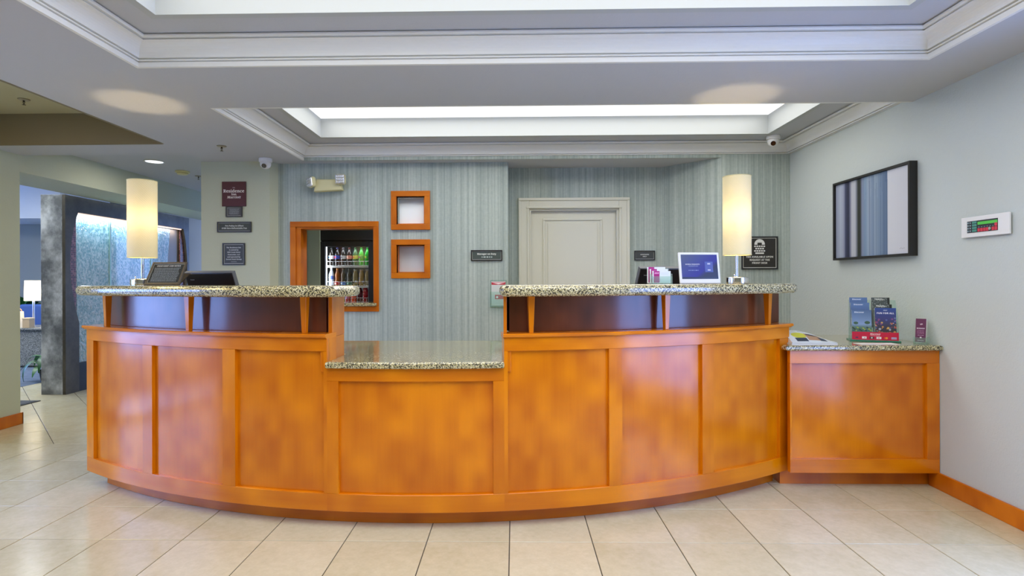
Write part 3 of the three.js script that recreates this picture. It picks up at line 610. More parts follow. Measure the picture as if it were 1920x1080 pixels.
// clear wall pocket with red and white cards, at the corner of the wallpapered wall
{
  const t = thing('wall_pocket', 'clear plastic wall pocket with red printed cards, at the corner behind the right granite bar', 'card holder', [-0.158, 1.045, ZB]);
  add(t, 'back_plate', lbox(0.162, 0.265, 0.004, 0, 0, 0.003), acrylic);
  add(t, 'pocket', merge(lbox(0.162, 0.15, 0.003, 0, 0, 0.036), lbox(0.162, 0.004, 0.036, 0, 0, 0.019), lbox(0.004, 0.15, 0.036, -0.079, 0, 0.019), lbox(0.004, 0.15, 0.036, 0.079, 0, 0.019)), acrylic);
  const card = add(t, 'card', lbox(0.14, 0.24, 0.004, 0, 0.012, 0.012), paperWhite);
  add(card, 'printed_face', new THREE.PlaneGeometry(0.138, 0.238).translate(0, 0.132, 0.0145), printed(300, 520, (x, w, h) => {
    x.fillStyle = '#d4d8d6'; x.fillRect(0, 0, w, h); x.fillStyle = '#c2233c'; x.fillRect(0, 10, w, 60); x.fillRect(w * 0.25, h * 0.55, w * 0.6, 95);
    x.fillStyle = '#f2dede'; x.beginPath(); x.moveTo(0, 20); x.lineTo(w, 20); x.lineTo(w / 2, 62); x.fill(); x.fillStyle = '#fff'; x.beginPath(); x.arc(w * 0.4, h * 0.65, 24, 0, 7); x.fill();
  }));
}

// emergency light with two adjustable heads
{
  const t = thing('emergency_light', 'cream twin-head emergency light high on the wallpapered wall, above the serving window', 'emergency light', [-1.83, 2.25, ZB]);
  const s = new THREE.Shape([[-0.14, -0.065], [0.14, -0.05], [0.115, 0.055], [-0.115, 0.055]].map((p) => new THREE.Vector2(...p)));
  add(t, 'housing', metricUV(new THREE.ExtrudeGeometry(s, { depth: 0.055, bevelEnabled: true, bevelSize: 0.012, bevelThickness: 0.012, bevelSegments: 3, bevelOffset: -0.012 }).translate(0, 0, 0.012)), cream);
  for (const [x, y, ry, rz] of [[-0.155, 0.025, -0.75, 0.12], [0.13, 0.05, 0.05, 0]]) {
    const h = new THREE.Group(); h.name = 'lamp_head'; h.position.set(x, y, 0.085); h.rotation.set(0.12, ry, rz); t.add(h);
    add(h, 'head_shell', new RoundedBoxGeometry(0.098, 0.102, 0.055, 4, 0.022), cream);
    add(h, 'reflector', new RoundedBoxGeometry(0.09, 0.094, 0.03, 4, 0.014).translate(0, 0, 0.021), lens);
    const cells = []; for (let i = 0; i < 4; i++) for (let j = 0; j < 3; j++) cells.push(new THREE.SphereGeometry(0.0105, 8, 6).scale(1, 1, 0.5).translate((i - 1.5) * 0.02, (j - 1) * 0.026, 0.036));
    add(h, 'lens_cells', merge(...cells), lens);
    add(t, 'swivel', rod(new THREE.Vector3(x * 0.85, y * 0.8, 0.05), new THREE.Vector3(x, y, 0.07), 0.012, 10), cream);
  }
}

// dome cameras, ceiling fittings
function domeCamera(label, x, y, Z, ry) {
  const t = thing('dome_camera', label, 'camera', [x, y, Z], ry);
  add(t, 'mount', lathe([[0, 0], [0.058, 0], [0.06, -0.004], [0.06, -0.03], [0.056, -0.036], [0, -0.036]]), whitePlastic);
  const b = add(t, 'eyeball', new THREE.SphereGeometry(0.05, 28, 20).translate(0, -0.05, 0), whitePlastic);
  const l = new THREE.CylinderGeometry(0.026, 0.03, 0.016, 24).rotateX(Math.PI / 2).translate(0, 0, 0.045).rotateX(0.55).translate(0, -0.05, 0);
  add(b, 'lens_ring', l, whitePlastic);
  add(b, 'lens', new THREE.CylinderGeometry(0.022, 0.022, 0.006, 24).rotateX(Math.PI / 2).translate(0, 0, 0.0525).rotateX(0.55).translate(0, -0.05, 0), M({ color: rgb(0.01, 0.01, 0.012), roughness: 0.1, clearcoat: 1 }));
}
domeCamera('white dome security camera under the ceiling at the sage pillar', -2.37, H, 5.3, 0.1);
domeCamera('white dome security camera in the rear tray ceiling, at the corner of the skylight', 2.37, TRAY, 5.17, -0.42);
function sprinkler(label, x, y, Z) {
  const t = thing('sprinkler', label, 'sprinkler', [x, y, Z], 0, 'ceiling sprinklers');
  add(t, 'escutcheon', lathe([[0, 0], [0.04, 0], [0.036, -0.006], [0.012, -0.009], [0, -0.009]], 24), M({ color: css('#a39c88'), roughness: 0.5, metalness: 0.3 }));
  add(t, 'sprinkler_head', merge(rod(new THREE.Vector3(0, -0.008, 0), new THREE.Vector3(0, -0.022, 0), 0.007), rod(new THREE.Vector3(-0.008, -0.02, 0), new THREE.Vector3(0, -0.042, 0), 0.002), rod(new THREE.Vector3(0.008, -0.02, 0), new THREE.Vector3(0, -0.042, 0), 0.002)), M({ color: rgb(0.06, 0.05, 0.04), roughness: 0.5, metalness: 0.6 }));
  add(t, 'deflector', new THREE.CylinderGeometry(0.013, 0.013, 0.002, 20).translate(0, -0.043, 0), M({ color: rgb(0.1, 0.09, 0.07), roughness: 0.5, metalness: 0.6 }));
}
sprinkler('small sprinkler in the low ceiling in front of the pillar', -2.529, H, 4.80);
sprinkler('small sprinkler in the raised ceiling at the far left', -3.85, 2.74, 4.33);
sprinkler('small sprinkler in the corridor ceiling, beside the smoke detector', -3.9, 2.61, 6.85);
{
  const t = thing('smoke_detector', 'round cream smoke detector on the corridor ceiling', 'smoke detector', [-3.92, 2.61, 6.55]);
  add(t, 'base_plate', lathe([[0, 0], [0.075, 0], [0.078, -0.004], [0.076, -0.02], [0, -0.02]]), cream);
  add(t, 'sensor_head', lathe([[0, -0.018], [0.06, -0.018], [0.056, -0.036], [0.048, -0.042], [0, -0.043]]), cream);
  const d = thing('downlight', 'lit round recessed downlight in the corridor ceiling', 'light', [-3.9, 2.61, 6.0]);
  add(d, 'trim_ring', lathe([[0.082, -0.001], [0.1, -0.001], [0.1, -0.006], [0.092, -0.009], [0.082, -0.004], [0.082, -0.001]]), whitePlastic);
  add(d, 'lamp_disc', new THREE.CylinderGeometry(0.084, 0.084, 0.004, 36).translate(0, -0.003, 0), glow(1.5, 1.55, 1.6));
}

// ------------------------------------------------------------------ right wall: framed canvas and fire panel
{
  const Z0 = 3.706, Z1 = 4.588, h = 0.62, t = thing('framed_canvas', 'black framed abstract canvas with vertical blue, grey and white stripes, on the right wall', 'painting', [XR, 1.458 + h / 2, (Z0 + Z1) / 2], -Math.PI / 2);
  const w = Z1 - Z0;                                                 // local x runs towards the camera
  for (const [a, b, x, y] of [[w, 0.016, 0, h / 2 - 0.008], [w, 0.016, 0, -h / 2 + 0.008], [0.016, h - 0.032, w / 2 - 0.008, 0], [0.016, h - 0.032, -w / 2 + 0.008, 0]]) add(t, 'frame_bar', metricUV(new THREE.BoxGeometry(a, b, 0.052).translate(x, y, 0.028)), M({ color: rgb(0.014, 0.013, 0.012), roughness: 0.45 }));
  const c = add(t, 'canvas', metricUV(new THREE.BoxGeometry(w - 0.036, h - 0.036, 0.035).translate(0, 0, 0.02)), paperWhite);
  add(c, 'painted_face', new THREE.PlaneGeometry(w - 0.036, h - 0.036).translate(0, 0, 0.0382), printed(900, 640, (x, W, Hh) => {
    let q = 77; const r = () => (q = (q * 16807) % 2147483647) / 2147483647;
    const g = x.createLinearGradient(0, 0, W, 0);
    [[0, '#8088a0'], [0.08, '#a2aabb'], [0.13, '#8a90a6'], [0.155, '#3a3f5c'], [0.2, '#20233a'], [0.225, '#6c7088'], [0.25, '#b4b5bd'], [0.3, '#b0b3bc'], [0.325, '#6a6f7c'], [0.345, '#22281f'], [0.375, '#282c28'], [0.395, '#7c8299'], [0.44, '#7690ac'], [0.5, '#a0acbc'], [0.54, '#7388a4'], [0.58, '#96a6b8'], [0.63, '#7d93ae'], [0.7, '#51688c'], [0.735, '#4d6488'], [0.738, '#d0d2dc'], [1, '#c8cad4']].forEach(([s, k]) => g.addColorStop(s, k));
    x.fillStyle = g; x.fillRect(0, 0, W, Hh);
    for (let k = 0; k < 120; k++) { const u = 0.39 + 0.345 * r(); x.fillStyle = `rgba(${r() > 0.5 ? '176,190,206' : '64,84,116'},${0.1 + 0.2 * r()})`; x.fillRect(u * W, Hh * 0.3 * r() * (r() > 0.5), 1 + 7 * r(), Hh); }
    for (let k = 0; k < 30; k++) { x.fillStyle = `rgba(190,196,210,${0.08 + 0.12 * r()})`; x.fillRect(0.15 * r() * W, 0, 1 + 5 * r(), Hh); }
    x.strokeStyle = 'rgba(90,92,100,0.6)'; x.lineWidth = 2; x.beginPath(); x.moveTo(W * 0.88, Hh * 0.945); x.quadraticCurveTo(W * 0.9, Hh * 0.925, W * 0.91, Hh * 0.945); x.quadraticCurveTo(W * 0.93, Hh * 0.935, W * 0.94, Hh * 0.94); x.stroke();
  }, { roughness: 0.6 }));
}
{
  const t = thing('fire_alarm_panel', 'white wall panel with green display and red keys on the right wall', 'alarm panel', [XR, 1.6, 3.167], -Math.PI / 2);
  const w = 0.319, h = 0.116;
  add(t, 'face_plate', new RoundedBoxGeometry(w, h, 0.012, 3, 0.003).translate(0, 0, 0.015), whitePlastic);
  add(t, 'back_box', new THREE.BoxGeometry(w - 0.03, h - 0.03, 0.01).translate(0, 0, 0.005), greyPlastic);
  add(t, 'keypad', new THREE.BoxGeometry(0.204, 0.066, 0.004).translate(-0.012, 0, 0.021), M({ color: rgb(0.03, 0.035, 0.045), roughness: 0.4 }));
  add(t, 'display', new THREE.BoxGeometry(0.128, 0.016, 0.003).translate(0.025, 0.0165, 0.0235), M({ color: rgb(0.02, 0.05, 0.02), emissive: rgb(0.06, 0.38, 0.05), roughness: 0.3 }));
  const red = M({ color: css('#d23a50'), roughness: 0.45 }), teal = M({ color: css('#4f9488'), roughness: 0.5 }), slate = M({ color: css('#8fa3ad'), roughness: 0.5 });
  for (let k = 0; k < 7; k++) if (k !== 4) add(t, 'key', new RoundedBoxGeometry(0.0155, 0.019, 0.004, 1, 0.001).translate(-0.031 + k * 0.0186, -0.021, 0.0235), red);
  add(t, 'key', new RoundedBoxGeometry(0.0155, 0.019, 0.004, 1, 0.001).translate(0.0806, 0.0005, 0.0235), red);
  add(t, 'key_switch', new THREE.CylinderGeometry(0.0085, 0.0085, 0.006, 20).rotateX(Math.PI / 2).translate(0.0434, -0.019, 0.0245), chrome);
  for (let k = 0; k < 4; k++) { add(t, 'label_strip', new THREE.BoxGeometry(0.031, 0.012, 0.002).translate(-0.062, 0.0235 - k * 0.0155, 0.0235), teal); for (const x of [-0.106, -0.091]) add(t, 'indicator', new THREE.BoxGeometry(0.008, 0.009, 0.002).translate(x, 0.0235 - k * 0.0155, 0.0235), slate); }
  for (let k = 0; k < 6; k++) add(t, 'indicator', new THREE.BoxGeometry(0.006, 0.003, 0.002).translate(-0.031 + k * 0.0186, -0.005, 0.0235), slate);
  add(t, 'maker_mark', new THREE.PlaneGeometry(0.05, 0.009).translate(0.066, -0.0415, 0.0206), printed(200, 36, (x, W, Hh) => { x.fillStyle = '#d8dad8'; x.fillRect(0, 0, W, Hh); x.fillStyle = '#c43a4c'; x.beginPath(); x.arc(22, 18, 9, 0, 7); x.fill(); let q = 5; const r = () => (q = (q * 16807) % 2147483647) / 2147483647; scribble(x, 50, 12, 140, 13, '#5a5c64', r); }));
}

// ------------------------------------------------------------------ things on the granite bars
function monitor(label, x, y, Z, turn, tilt) {
  const t = thing('computer_monitor', label, 'monitor', [x, 0.75, Z], turn, 'black desktop monitors behind the bar');
  const s = new THREE.Group(); s.name = 'screen_unit'; s.position.set(0, y - 0.75, 0); s.rotation.x = tilt; t.add(s);
  add(s, 'shell', new RoundedBoxGeometry(0.37, 0.28, 0.03, 3, 0.008), blackPlastic);
  add(s, 'edge_band', merge(new RoundedBoxGeometry(0.374, 0.006, 0.034, 2, 0.002).translate(0, 0.14, -0.002), new RoundedBoxGeometry(0.006, 0.28, 0.034, 2, 0.002).translate(0.184, 0, -0.002), new RoundedBoxGeometry(0.006, 0.28, 0.034, 2, 0.002).translate(-0.184, 0, -0.002)), greyPlastic);
  add(s, 'rear_housing', new RoundedBoxGeometry(0.26, 0.16, 0.04, 3, 0.012).translate(0.01, -0.06, 0.025), blackPlastic);
  add(s, 'screen', new THREE.PlaneGeometry(0.35, 0.25).rotateY(Math.PI).translate(0, 0.005, -0.0155), M({ color: rgb(0.01, 0.01, 0.012), roughness: 0.15 }));
  add(s, 'badge', new THREE.PlaneGeometry(0.048, 0.012).translate(-0.135, 0.09, 0.0155), printed(192, 48, (c, w, h) => { c.fillStyle = '#08080a'; c.fillRect(0, 0, w, h); line(c, 'lenovo', 40, w / 2, h / 2, '#c8ccd4', 'bold'); }, { roughness: 0.3 }));
  add(t, 'stand_arm', rod(new THREE.Vector3(0, 0.01, -0.05), new THREE.Vector3(0, y - 0.80, 0), 0.02, 12), blackPlastic);
  add(t, 'stand_foot', new RoundedBoxGeometry(0.22, 0.014, 0.16, 2, 0.005).translate(0, 0.007, -0.03), blackPlastic);
}
monitor('black monitor seen from behind over the left granite bar, beside the framed notice', -2.085, 1.24, 3.86, -0.16, 0.42);
monitor('black monitor seen from behind over the right granite bar, behind the white tablet', 1.02, 1.265, 3.93, 0.2, 0.5);
{
  const t = thing('framed_notice', 'dark framed card notice leaning back on the left granite bar beside the lamp', 'notice', [-2.205, YG, 3.46], -0.1);
  const s = new THREE.Group(); s.name = 'notice_board'; s.rotation.x = -0.5; t.add(s);
  const w = 0.235, h = 0.166, fm = M({ color: rgb(0.05, 0.035, 0.025), roughness: 0.3, clearcoat: 0.5 });
  add(s, 'frame', merge(lbox(w, 0.016, 0.014, 0, 0, 0, 0.003), lbox(w, 0.012, 0.014, 0, h - 0.012, 0, 0.003), lbox(0.012, h - 0.02, 0.014, -w / 2 + 0.006, 0.014, 0, 0.003), lbox(0.012, h - 0.02, 0.014, w / 2 - 0.006, 0.014, 0, 0.003), lbox(w - 0.01, h - 0.01, 0.006, 0, 0.005, -0.003)), fm);
  add(s, 'printed_face', new THREE.PlaneGeometry(w - 0.022, h - 0.026).translate(0, h / 2 + 0.002, 0.0015), printed(700, 460, (x, W, Hh) => {
    x.fillStyle = '#2a3032'; x.fillRect(0, 0, W, Hh); x.strokeStyle = '#d9d6c8'; x.lineWidth = 10; x.strokeRect(6, 6, W - 12, Hh - 12);
    line(x, 'CREDIT/DEBIT CARD NOTICE', 40, W / 2, 52, '#dcdcd6', 'bold');
    let q = 9; const r = () => (q = (q * 16807) % 2147483647) / 2147483647;
    for (let k = 0; k < 13; k++) scribble(x, 44 + 20 * r(), 96 + k * 26, W - 100 - 60 * r(), 11, '#8d979b', r);
  }, { specularIntensity: 0.25 }));
  add(t, 'easel_leg', lbox(0.05, 0.13, 0.004).rotateX(-0.95).translate(0, 0.001, -0.125), fm);
}
{
  const t = thing('photo_tablet', 'white tablet with a blue screen standing on the right granite bar', 'tablet', [1.12, YG, 3.40], 0.12);
  const s = new THREE.Group(); s.name = 'tablet_body'; s.rotation.x = -0.16; t.add(s);
  add(s, 'case', new RoundedBoxGeometry(0.256, 0.192, 0.014, 3, 0.006).translate(0, 0.096, 0), whitePlastic);
  add(s, 'screen', new THREE.PlaneGeometry(0.228, 0.15).translate(0, 0.103, 0.0075), printed(760, 500, (x, W, Hh) => {
    const g = x.createLinearGradient(0, 0, W * 0.5, Hh); g.addColorStop(0, '#5b6a94'); g.addColorStop(0.45, '#4350a4'); g.addColorStop(0.85, '#2c2ea8'); g.addColorStop(1, '#26305e'); x.fillStyle = g; x.fillRect(0, 0, W, Hh);
    x.fillStyle = '#2c3a66'; x.fillRect(0, Hh * 0.92, W, Hh * 0.08);
    line(x, 'MOBILE REQUESTS', 34, W * 0.31, Hh * 0.4, '#dfe4ff', 'bold');
    let q = 21; const r = () => (q = (q * 16807) % 2147483647) / 2147483647;
    scribble(x, W * 0.19, Hh * 0.46, W * 0.27, 12, '#9fb0ea', r); scribble(x, W * 0.19, Hh * 0.63, W * 0.28, 16, '#8fa0e4', r);
    x.fillStyle = '#5668c8'; x.fillRect(W * 0.65, Hh * 0.29, W * 0.22, Hh * 0.43); x.fillStyle = '#c6d0ff'; x.fillRect(W * 0.72, Hh * 0.35, W * 0.08, Hh * 0.06); x.fillRect(W * 0.72, Hh * 0.61, W * 0.08, Hh * 0.05);
  }, { lit: 0.75 }));
  add(t, 'prop_leg', lbox(0.08, 0.14, 0.004).rotateX(-0.75).translate(0, 0.002, -0.118), whitePlastic);
}
{
  const t = thing('leaflet_holder', 'clear holder of purple and white leaflets on the right granite bar by a monitor', 'leaflet holder', [0.862, YG, 3.33], 0.08);
  add(t, 'pocket', merge(lbox(0.125, 0.045, 0.003, 0, 0, 0.028), lbox(0.125, 0.003, 0.06, 0, 0, 0), lbox(0.003, 0.06, 0.06, -0.061, 0, 0), lbox(0.003, 0.06, 0.06, 0.061, 0, 0), lbox(0.125, 0.095, 0.003, 0, 0, -0.028)), acrylic);
  const face = printed(240, 200, (x, W, Hh) => { x.fillStyle = '#dfe3e4'; x.fillRect(0, 0, W, Hh); x.fillStyle = '#a81f78'; x.fillRect(14, 0, 78, Hh * 0.95); x.fillStyle = '#e7a8d2'; for (let k = 0; k < 3; k++) { x.beginPath(); x.ellipse(34 + 20 * k, 34, 8, 14, 0.3, 0, 7); x.fill(); } x.fillStyle = '#c9cfd2'; x.fillRect(110, 30, 110, 6); x.fillRect(110, 50, 96, 6); });
  for (let k = 0; k < 3; k++) {
    const b = thing('leaflet', ['front leaflet with a purple stripe in the clear holder on the right granite bar', 'middle leaflet with a purple stripe in the clear holder on the right granite bar', 'rear, highest leaflet with a purple stripe in the clear holder on the right granite bar'][k], 'leaflet', [0.862 + (0.004 - 0.012 * k) * 1, YG + 0.004, 3.318 + k * 0.014], 0.08, 'leaflets in the clear holder');
    add(b, 'paper', lbox(0.108, 0.072 + k * 0.012, 0.006), paperWhite); add(b, 'printed_face', new THREE.PlaneGeometry(0.108, 0.072 + k * 0.012).translate(0, (0.072 + k * 0.012) / 2, 0.0034), face);
  }
}

// ------------------------------------------------------------------ things on the side cabinet
const SY = 0.895;
{
  const X = 2.385, Z = 3.78, RT_ = -0.38, t = thing('brochure_rack', 'clear two-column brochure rack with a red printed front, on the side cabinet', 'brochure rack', [X, SY, Z], RT_);
  add(t, 'base_plate', lbox(0.285, 0.008, 0.14, 0, 0, 0.012, 0.002), acrylicEdge);
  const side = (x) => { const s = new THREE.Shape(); s.moveTo(0.07, 0.008); s.lineTo(0.07, 0.06); s.quadraticCurveTo(0.06, 0.16, 0.0, 0.24); s.lineTo(-0.02, 0.27); s.lineTo(-0.035, 0.27); s.lineTo(-0.045, 0.008); return metricUV(new THREE.ExtrudeGeometry(s, { depth: 0.004, bevelEnabled: false }).rotateY(-Math.PI / 2).translate(x, 0, 0)); };
  for (const x of [-0.128, 0.004, 0.132]) add(t, 'side_panel', side(x), x > 0.1 || x < -0.1 ? acrylic : acrylic);
  add(t, 'back_panel', lbox(0.262, 0.262, 0.004, 0, 0.008, -0.044), acrylic);
  for (const [z, y, h] of [[-0.012, 0.09, 0.03], [0.035, 0.03, 0.03]]) add(t, 'tier', lbox(0.256, h, 0.003, 0, y, z), acrylic);
  add(t, 'front_strip', lbox(0.262, 0.055, 0.004, 0, 0.01, 0.072), acrylic);
  add(t, 'printed_strip', new THREE.PlaneGeometry(0.26, 0.052).translate(0, 0.037, 0.0746), printed(780, 156, (x, W, Hh) => {
    x.fillStyle = '#cf1f45'; x.fillRect(0, 0, W, Hh);
    line(x, 'Marriott', 40, W * 0.5, 38, '#fff', 'bold italic', 'serif'); let q = 15; const r = () => (q = (q * 16807) % 2147483647) / 2147483647; scribble(x, W * 0.4, 66, W * 0.2, 8, '#ffd9e0', r);
    x.fillStyle = '#3b3f63'; x.fillRect(60, 100, 46, 22); x.fillStyle = '#f4f0f0'; x.fillRect(170, 90, 78, 44); x.fillStyle = '#4a3438'; x.fillRect(298, 90, 74, 44); x.fillStyle = '#d8d8d8'; x.beginPath(); x.arc(335, 112, 16, 0, 7); x.fill(); x.fillStyle = '#f4f0f0'; x.fillRect(412, 90, 82, 44);
    x.fillStyle = '#e9542f'; x.beginPath(); x.arc(556, 112, 20, 0, 7); x.fill(); x.fillStyle = '#f2a13a'; x.beginPath(); x.arc(582, 112, 20, 0, 7); x.fill(); x.fillStyle = '#b9a9cc'; x.fillRect(658, 90, 88, 44); x.fillStyle = '#cf1f45'; x.fillRect(206, 108, 24, 10); x.fillRect(440, 106, 26, 12);
  }));
  const scene1 = (x, W, Hh) => { const g = x.createLinearGradient(0, 0, 0, Hh); g.addColorStop(0, '#54719f'); g.addColorStop(0.5, '#8aa4d0'); g.addColorStop(0.62, '#5f7d74'); g.addColorStop(1, '#31495a'); x.fillStyle = g; x.fillRect(0, 0, W, Hh); line(x, 'Discover', 40, W * 0.38, 46, '#e8eefc', 'bold'); for (let k = 0; k < 26; k++) { x.fillStyle = ['#b8bf4a', '#3e5a3c', '#7f9c48', '#2f4536'][k % 4]; x.beginPath(); x.ellipse((k * 53) % W, Hh * (0.6 + ((k * 37) % 14) / 100), 16, 10, 0, 0, 7); x.fill(); } x.fillStyle = '#40604a'; x.beginPath(); x.ellipse(W * 0.2, Hh * 0.46, 40, 26, 0, 0, 7); x.ellipse(W * 0.78, Hh * 0.44, 46, 30, 0, 0, 7); x.fill(); x.fillStyle = '#9fc0c4'; x.fillRect(W * 0.6, Hh * 0.84, W * 0.4, Hh * 0.16); };
  const blue = (x, W, Hh) => { const g = x.createLinearGradient(0, 0, 0, Hh); g.addColorStop(0, '#5a79ac'); g.addColorStop(1, '#3a4f92'); x.fillStyle = g; x.fillRect(0, 0, W, Hh); line(x, 'Discover', 40, W * 0.42, 40, '#dfe8fb', 'bold'); };
  const mono = (x, W, Hh) => { x.fillStyle = '#4b5555'; x.fillRect(0, 0, W, Hh); let q = 31; const r = () => (q = (q * 16807) % 2147483647) / 2147483647; for (let k = 0; k < 160; k++) { x.fillStyle = r() > 0.5 ? '#cfd6d4' : '#29302f'; x.fillRect(r() * W * 0.9, r() * Hh, 4 + 14 * r(), 3 + 8 * r()); } x.fillStyle = '#1d2423'; x.fillRect(W * 0.88, 0, W * 0.12, Hh); line(x, 'TRAVEL', 44, W * 0.42, 36, '#eef2f0', 'bold'); };
  const party = (x, W, Hh) => { const g = x.createLinearGradient(0, 0, 0, Hh); g.addColorStop(0, '#2d4c98'); g.addColorStop(0.35, '#3d3f7c'); g.addColorStop(0.7, '#3c3c46'); g.addColorStop(1, '#5a3630'); x.fillStyle = g; x.fillRect(0, 0, W, Hh); let q = 41; const r = () => (q = (q * 16807) % 2147483647) / 2147483647; for (let k = 0; k < 70; k++) { x.fillStyle = ['#e39a3c', '#d3503a', '#c9c6d8', '#8a4f8c', '#e0b15a', '#5d6fb2'][k % 6]; x.globalAlpha = 0.85; x.beginPath(); x.arc(r() * W, Hh * (0.32 + 0.62 * r()), 6 + 15 * r(), 0, 7); x.fill(); } x.globalAlpha = 1; line(x, 'VISIT', 26, W * 0.5, 44, '#cfd8f2', 'bold'); line(x, 'FUN FOR ALL', 44, W * 0.5, 96, '#f2f0ff', 'bold'); x.fillStyle = '#d9722e'; x.fillRect(W * 0.25, Hh * 0.94, W * 0.7, Hh * 0.06); };
  const B = [[-0.068, 0, scene1, 'front blue brochure with a park picture in the left column of the rack', 0.112, 0.19], [-0.074, 1, blue, 'middle blue brochure in the left column of the rack, only its top showing', 0.108, 0.2], [-0.08, 2, blue, 'rear blue brochure in the left column of the rack, the highest there', 0.104, 0.2], [0.066, 0, party, 'front colourful brochure with bokeh lights in the right column of the rack', 0.118, 0.205], [0.052, 1, mono, 'middle grey brochure in the right column of the rack, above the colourful one', 0.108, 0.19], [0.046, 2, mono, 'rear grey brochure in the right column of the rack, the highest there', 0.104, 0.2]];
  for (const [x, k, f, label, w, h] of B) {
    const b = thing('brochure', label, 'brochure', [X + x * Math.cos(RT_) + [0.046, 0.026, 0.006][k] * Math.sin(RT_), SY + [0.014, 0.052, 0.086][k] + 0.002, Z + x * Math.sin(RT_) - [0.046, 0.026, 0.006][k] * Math.cos(RT_)], RT_, 'brochures in the clear rack');
    const s = new THREE.Group(); s.name = 'cover'; s.rotation.x = -0.12; b.add(s);
    add(s, 'paper', lbox(w, h, 0.006), paperWhite); add(s, 'printed_face', new THREE.PlaneGeometry(w, h).translate(0, h / 2, 0.0034), printed(330, Math.round(330 * h / w), f));
  }
  const c = thing('price_card', 'white strip card lying flat in front of the brochure rack', 'card', [2.285, SY, 3.585], 0);
  add(c, 'paper', lbox(0.24, 0.002, 0.085), paperWhite);
  add(c, 'printed_face', new THREE.PlaneGeometry(0.236, 0.081).rotateX(-Math.PI / 2).translate(0, 0.0025, 0), printed(480, 160, (x, W, Hh) => { x.fillStyle = '#eee9e4'; x.fillRect(0, 0, W, Hh); x.fillStyle = '#d79aa2'; x.fillRect(110, 66, 260, 18); x.fillRect(150, 96, 180, 10); }));
}
{
  const X = 2.575, Z = 3.6, t = thing('card_holder', 'small clear holder of purple cards at the right end of the side cabinet', 'card holder', [X, SY, Z], -0.85);
  add(t, 'stand', merge(lbox(0.072, 0.004, 0.055, 0, 0, -0.005), lbox(0.072, 0.04, 0.003, 0, 0, 0.022), lbox(0.003, 0.045, 0.05, 0.035, 0, -0.004), lbox(0.003, 0.045, 0.05, -0.035, 0, -0.004)), acrylic);
  const k = add(t, 'card_stack', new RoundedBoxGeometry(0.056, 0.15, 0.03, 2, 0.002).rotateX(-0.14).translate(0, 0.083, -0.006), paperWhite);
  add(k, 'printed_face', new THREE.PlaneGeometry(0.055, 0.148).translate(0, 0, 0.0156).rotateX(-0.14).translate(0, 0.083, -0.006), printed(160, 430, (x, W, Hh) => {
    x.fillStyle = '#5c1746'; x.fillRect(0, 0, W, Hh); x.fillStyle = '#eee2ea';
    x.save(); x.translate(W * 0.52, Hh * 0.24); x.rotate(-0.7); for (const d of [-9, 5, 17]) { x.beginPath(); x.ellipse(d, d * 0.4, 4.5, 16 - Math.abs(d) * 0.3, 0, 0, 7); x.fill(); } x.restore();
    line(x, 'BONVOY', 30, W / 2, Hh * 0.42, '#eee2ea', 'bold'); let q = 25; const r = () => (q = (q * 16807) % 2147483647) / 2147483647; for (let j = 0; j < 3; j++) scribble(x, W * 0.16, Hh * (0.5 + 0.06 * j), W * 0.68, 9, '#b57fa4', r); scribble(x, W * 0.22, Hh * 0.7, W * 0.56, 9, '#c9a3bd', r);
    x.fillStyle = '#eee2ea'; x.fillRect(W * 0.44, Hh * 0.78, W * 0.16, 26); x.fillRect(W * 0.2, Hh * 0.92, W * 0.6, 8);
  }));
}
{
  const photo = printed(420, 320, (x, W, Hh) => { x.fillStyle = '#d4d9d8'; x.fillRect(0, 0, W, Hh); x.fillStyle = '#b9c0c0'; for (let k = 0; k < 5; k++) x.fillRect(40, 14 + 14 * k, 320 - 30 * (k % 3), 5); x.fillStyle = '#5a5f60'; x.fillRect(150, 92, 70, 9); x.fillStyle = '#c8c637'; x.beginPath(); x.ellipse(120, 190, 70, 55, 0, 0, 7); x.fill(); x.fillStyle = '#b08a68'; x.fillRect(180, 150, 150, 130); x.fillStyle = '#4a3a36'; x.beginPath(); x.ellipse(250, 170, 60, 24, 0, 0, 7); x.fill(); x.fillStyle = '#2f3a4a'; x.fillRect(60, 240, 110, 60); x.fillRect(290, 200, 60, 90); });
  const paper = (label, x, y, Z, turn, w, d, curl, thick) => {
    const t = thing('newspaper', label, 'newspaper', [x, y, Z], turn, 'papers at the left end of the side cabinet');
    const n = 14, g = new THREE.PlaneGeometry(w, d, n, n).rotateX(-Math.PI / 2), p = g.attributes.position;
    const rise = (u, v) => curl * Math.sin(Math.PI / 2 * Math.min(1, v * 1.1)) * (1 - Math.max(0, (u - 0.35) / 0.65) ** 1.6 * 0.92);   // the fold stands up along the rear edge
    for (let i = 0; i < p.count; i++) p.setY(i, thick + rise(p.getX(i) / w + 0.5, 0.5 - p.getZ(i) / d));
    g.computeVertexNormals(); add(t, 'front_page', g, photo);
    const q = new THREE.BoxGeometry(w, thick, d, n, 1, n).translate(0, thick / 2, 0), b = q.attributes.position;
    for (let i = 0; i < b.count; i++) if (b.getY(i) > thick / 2) b.setY(i, thick - 0.0012 + rise(b.getX(i) / w + 0.5, 0.5 - b.getZ(i) / d));
    q.computeVertexNormals(); add(t, 'folded_pages', metricUV(q), paperWhite);
  };
  paper('lower folded newspaper on the left end of the side cabinet, under the other one', 1.885, SY, 3.66, 0.02, 0.29, 0.2, 0.0, 0.007);
  paper('upper newspaper with a yellow and brown picture, on top of the other newspaper', 1.89, SY + 0.0074, 3.668, 0.02, 0.282, 0.195, 0.062, 0.004);
}

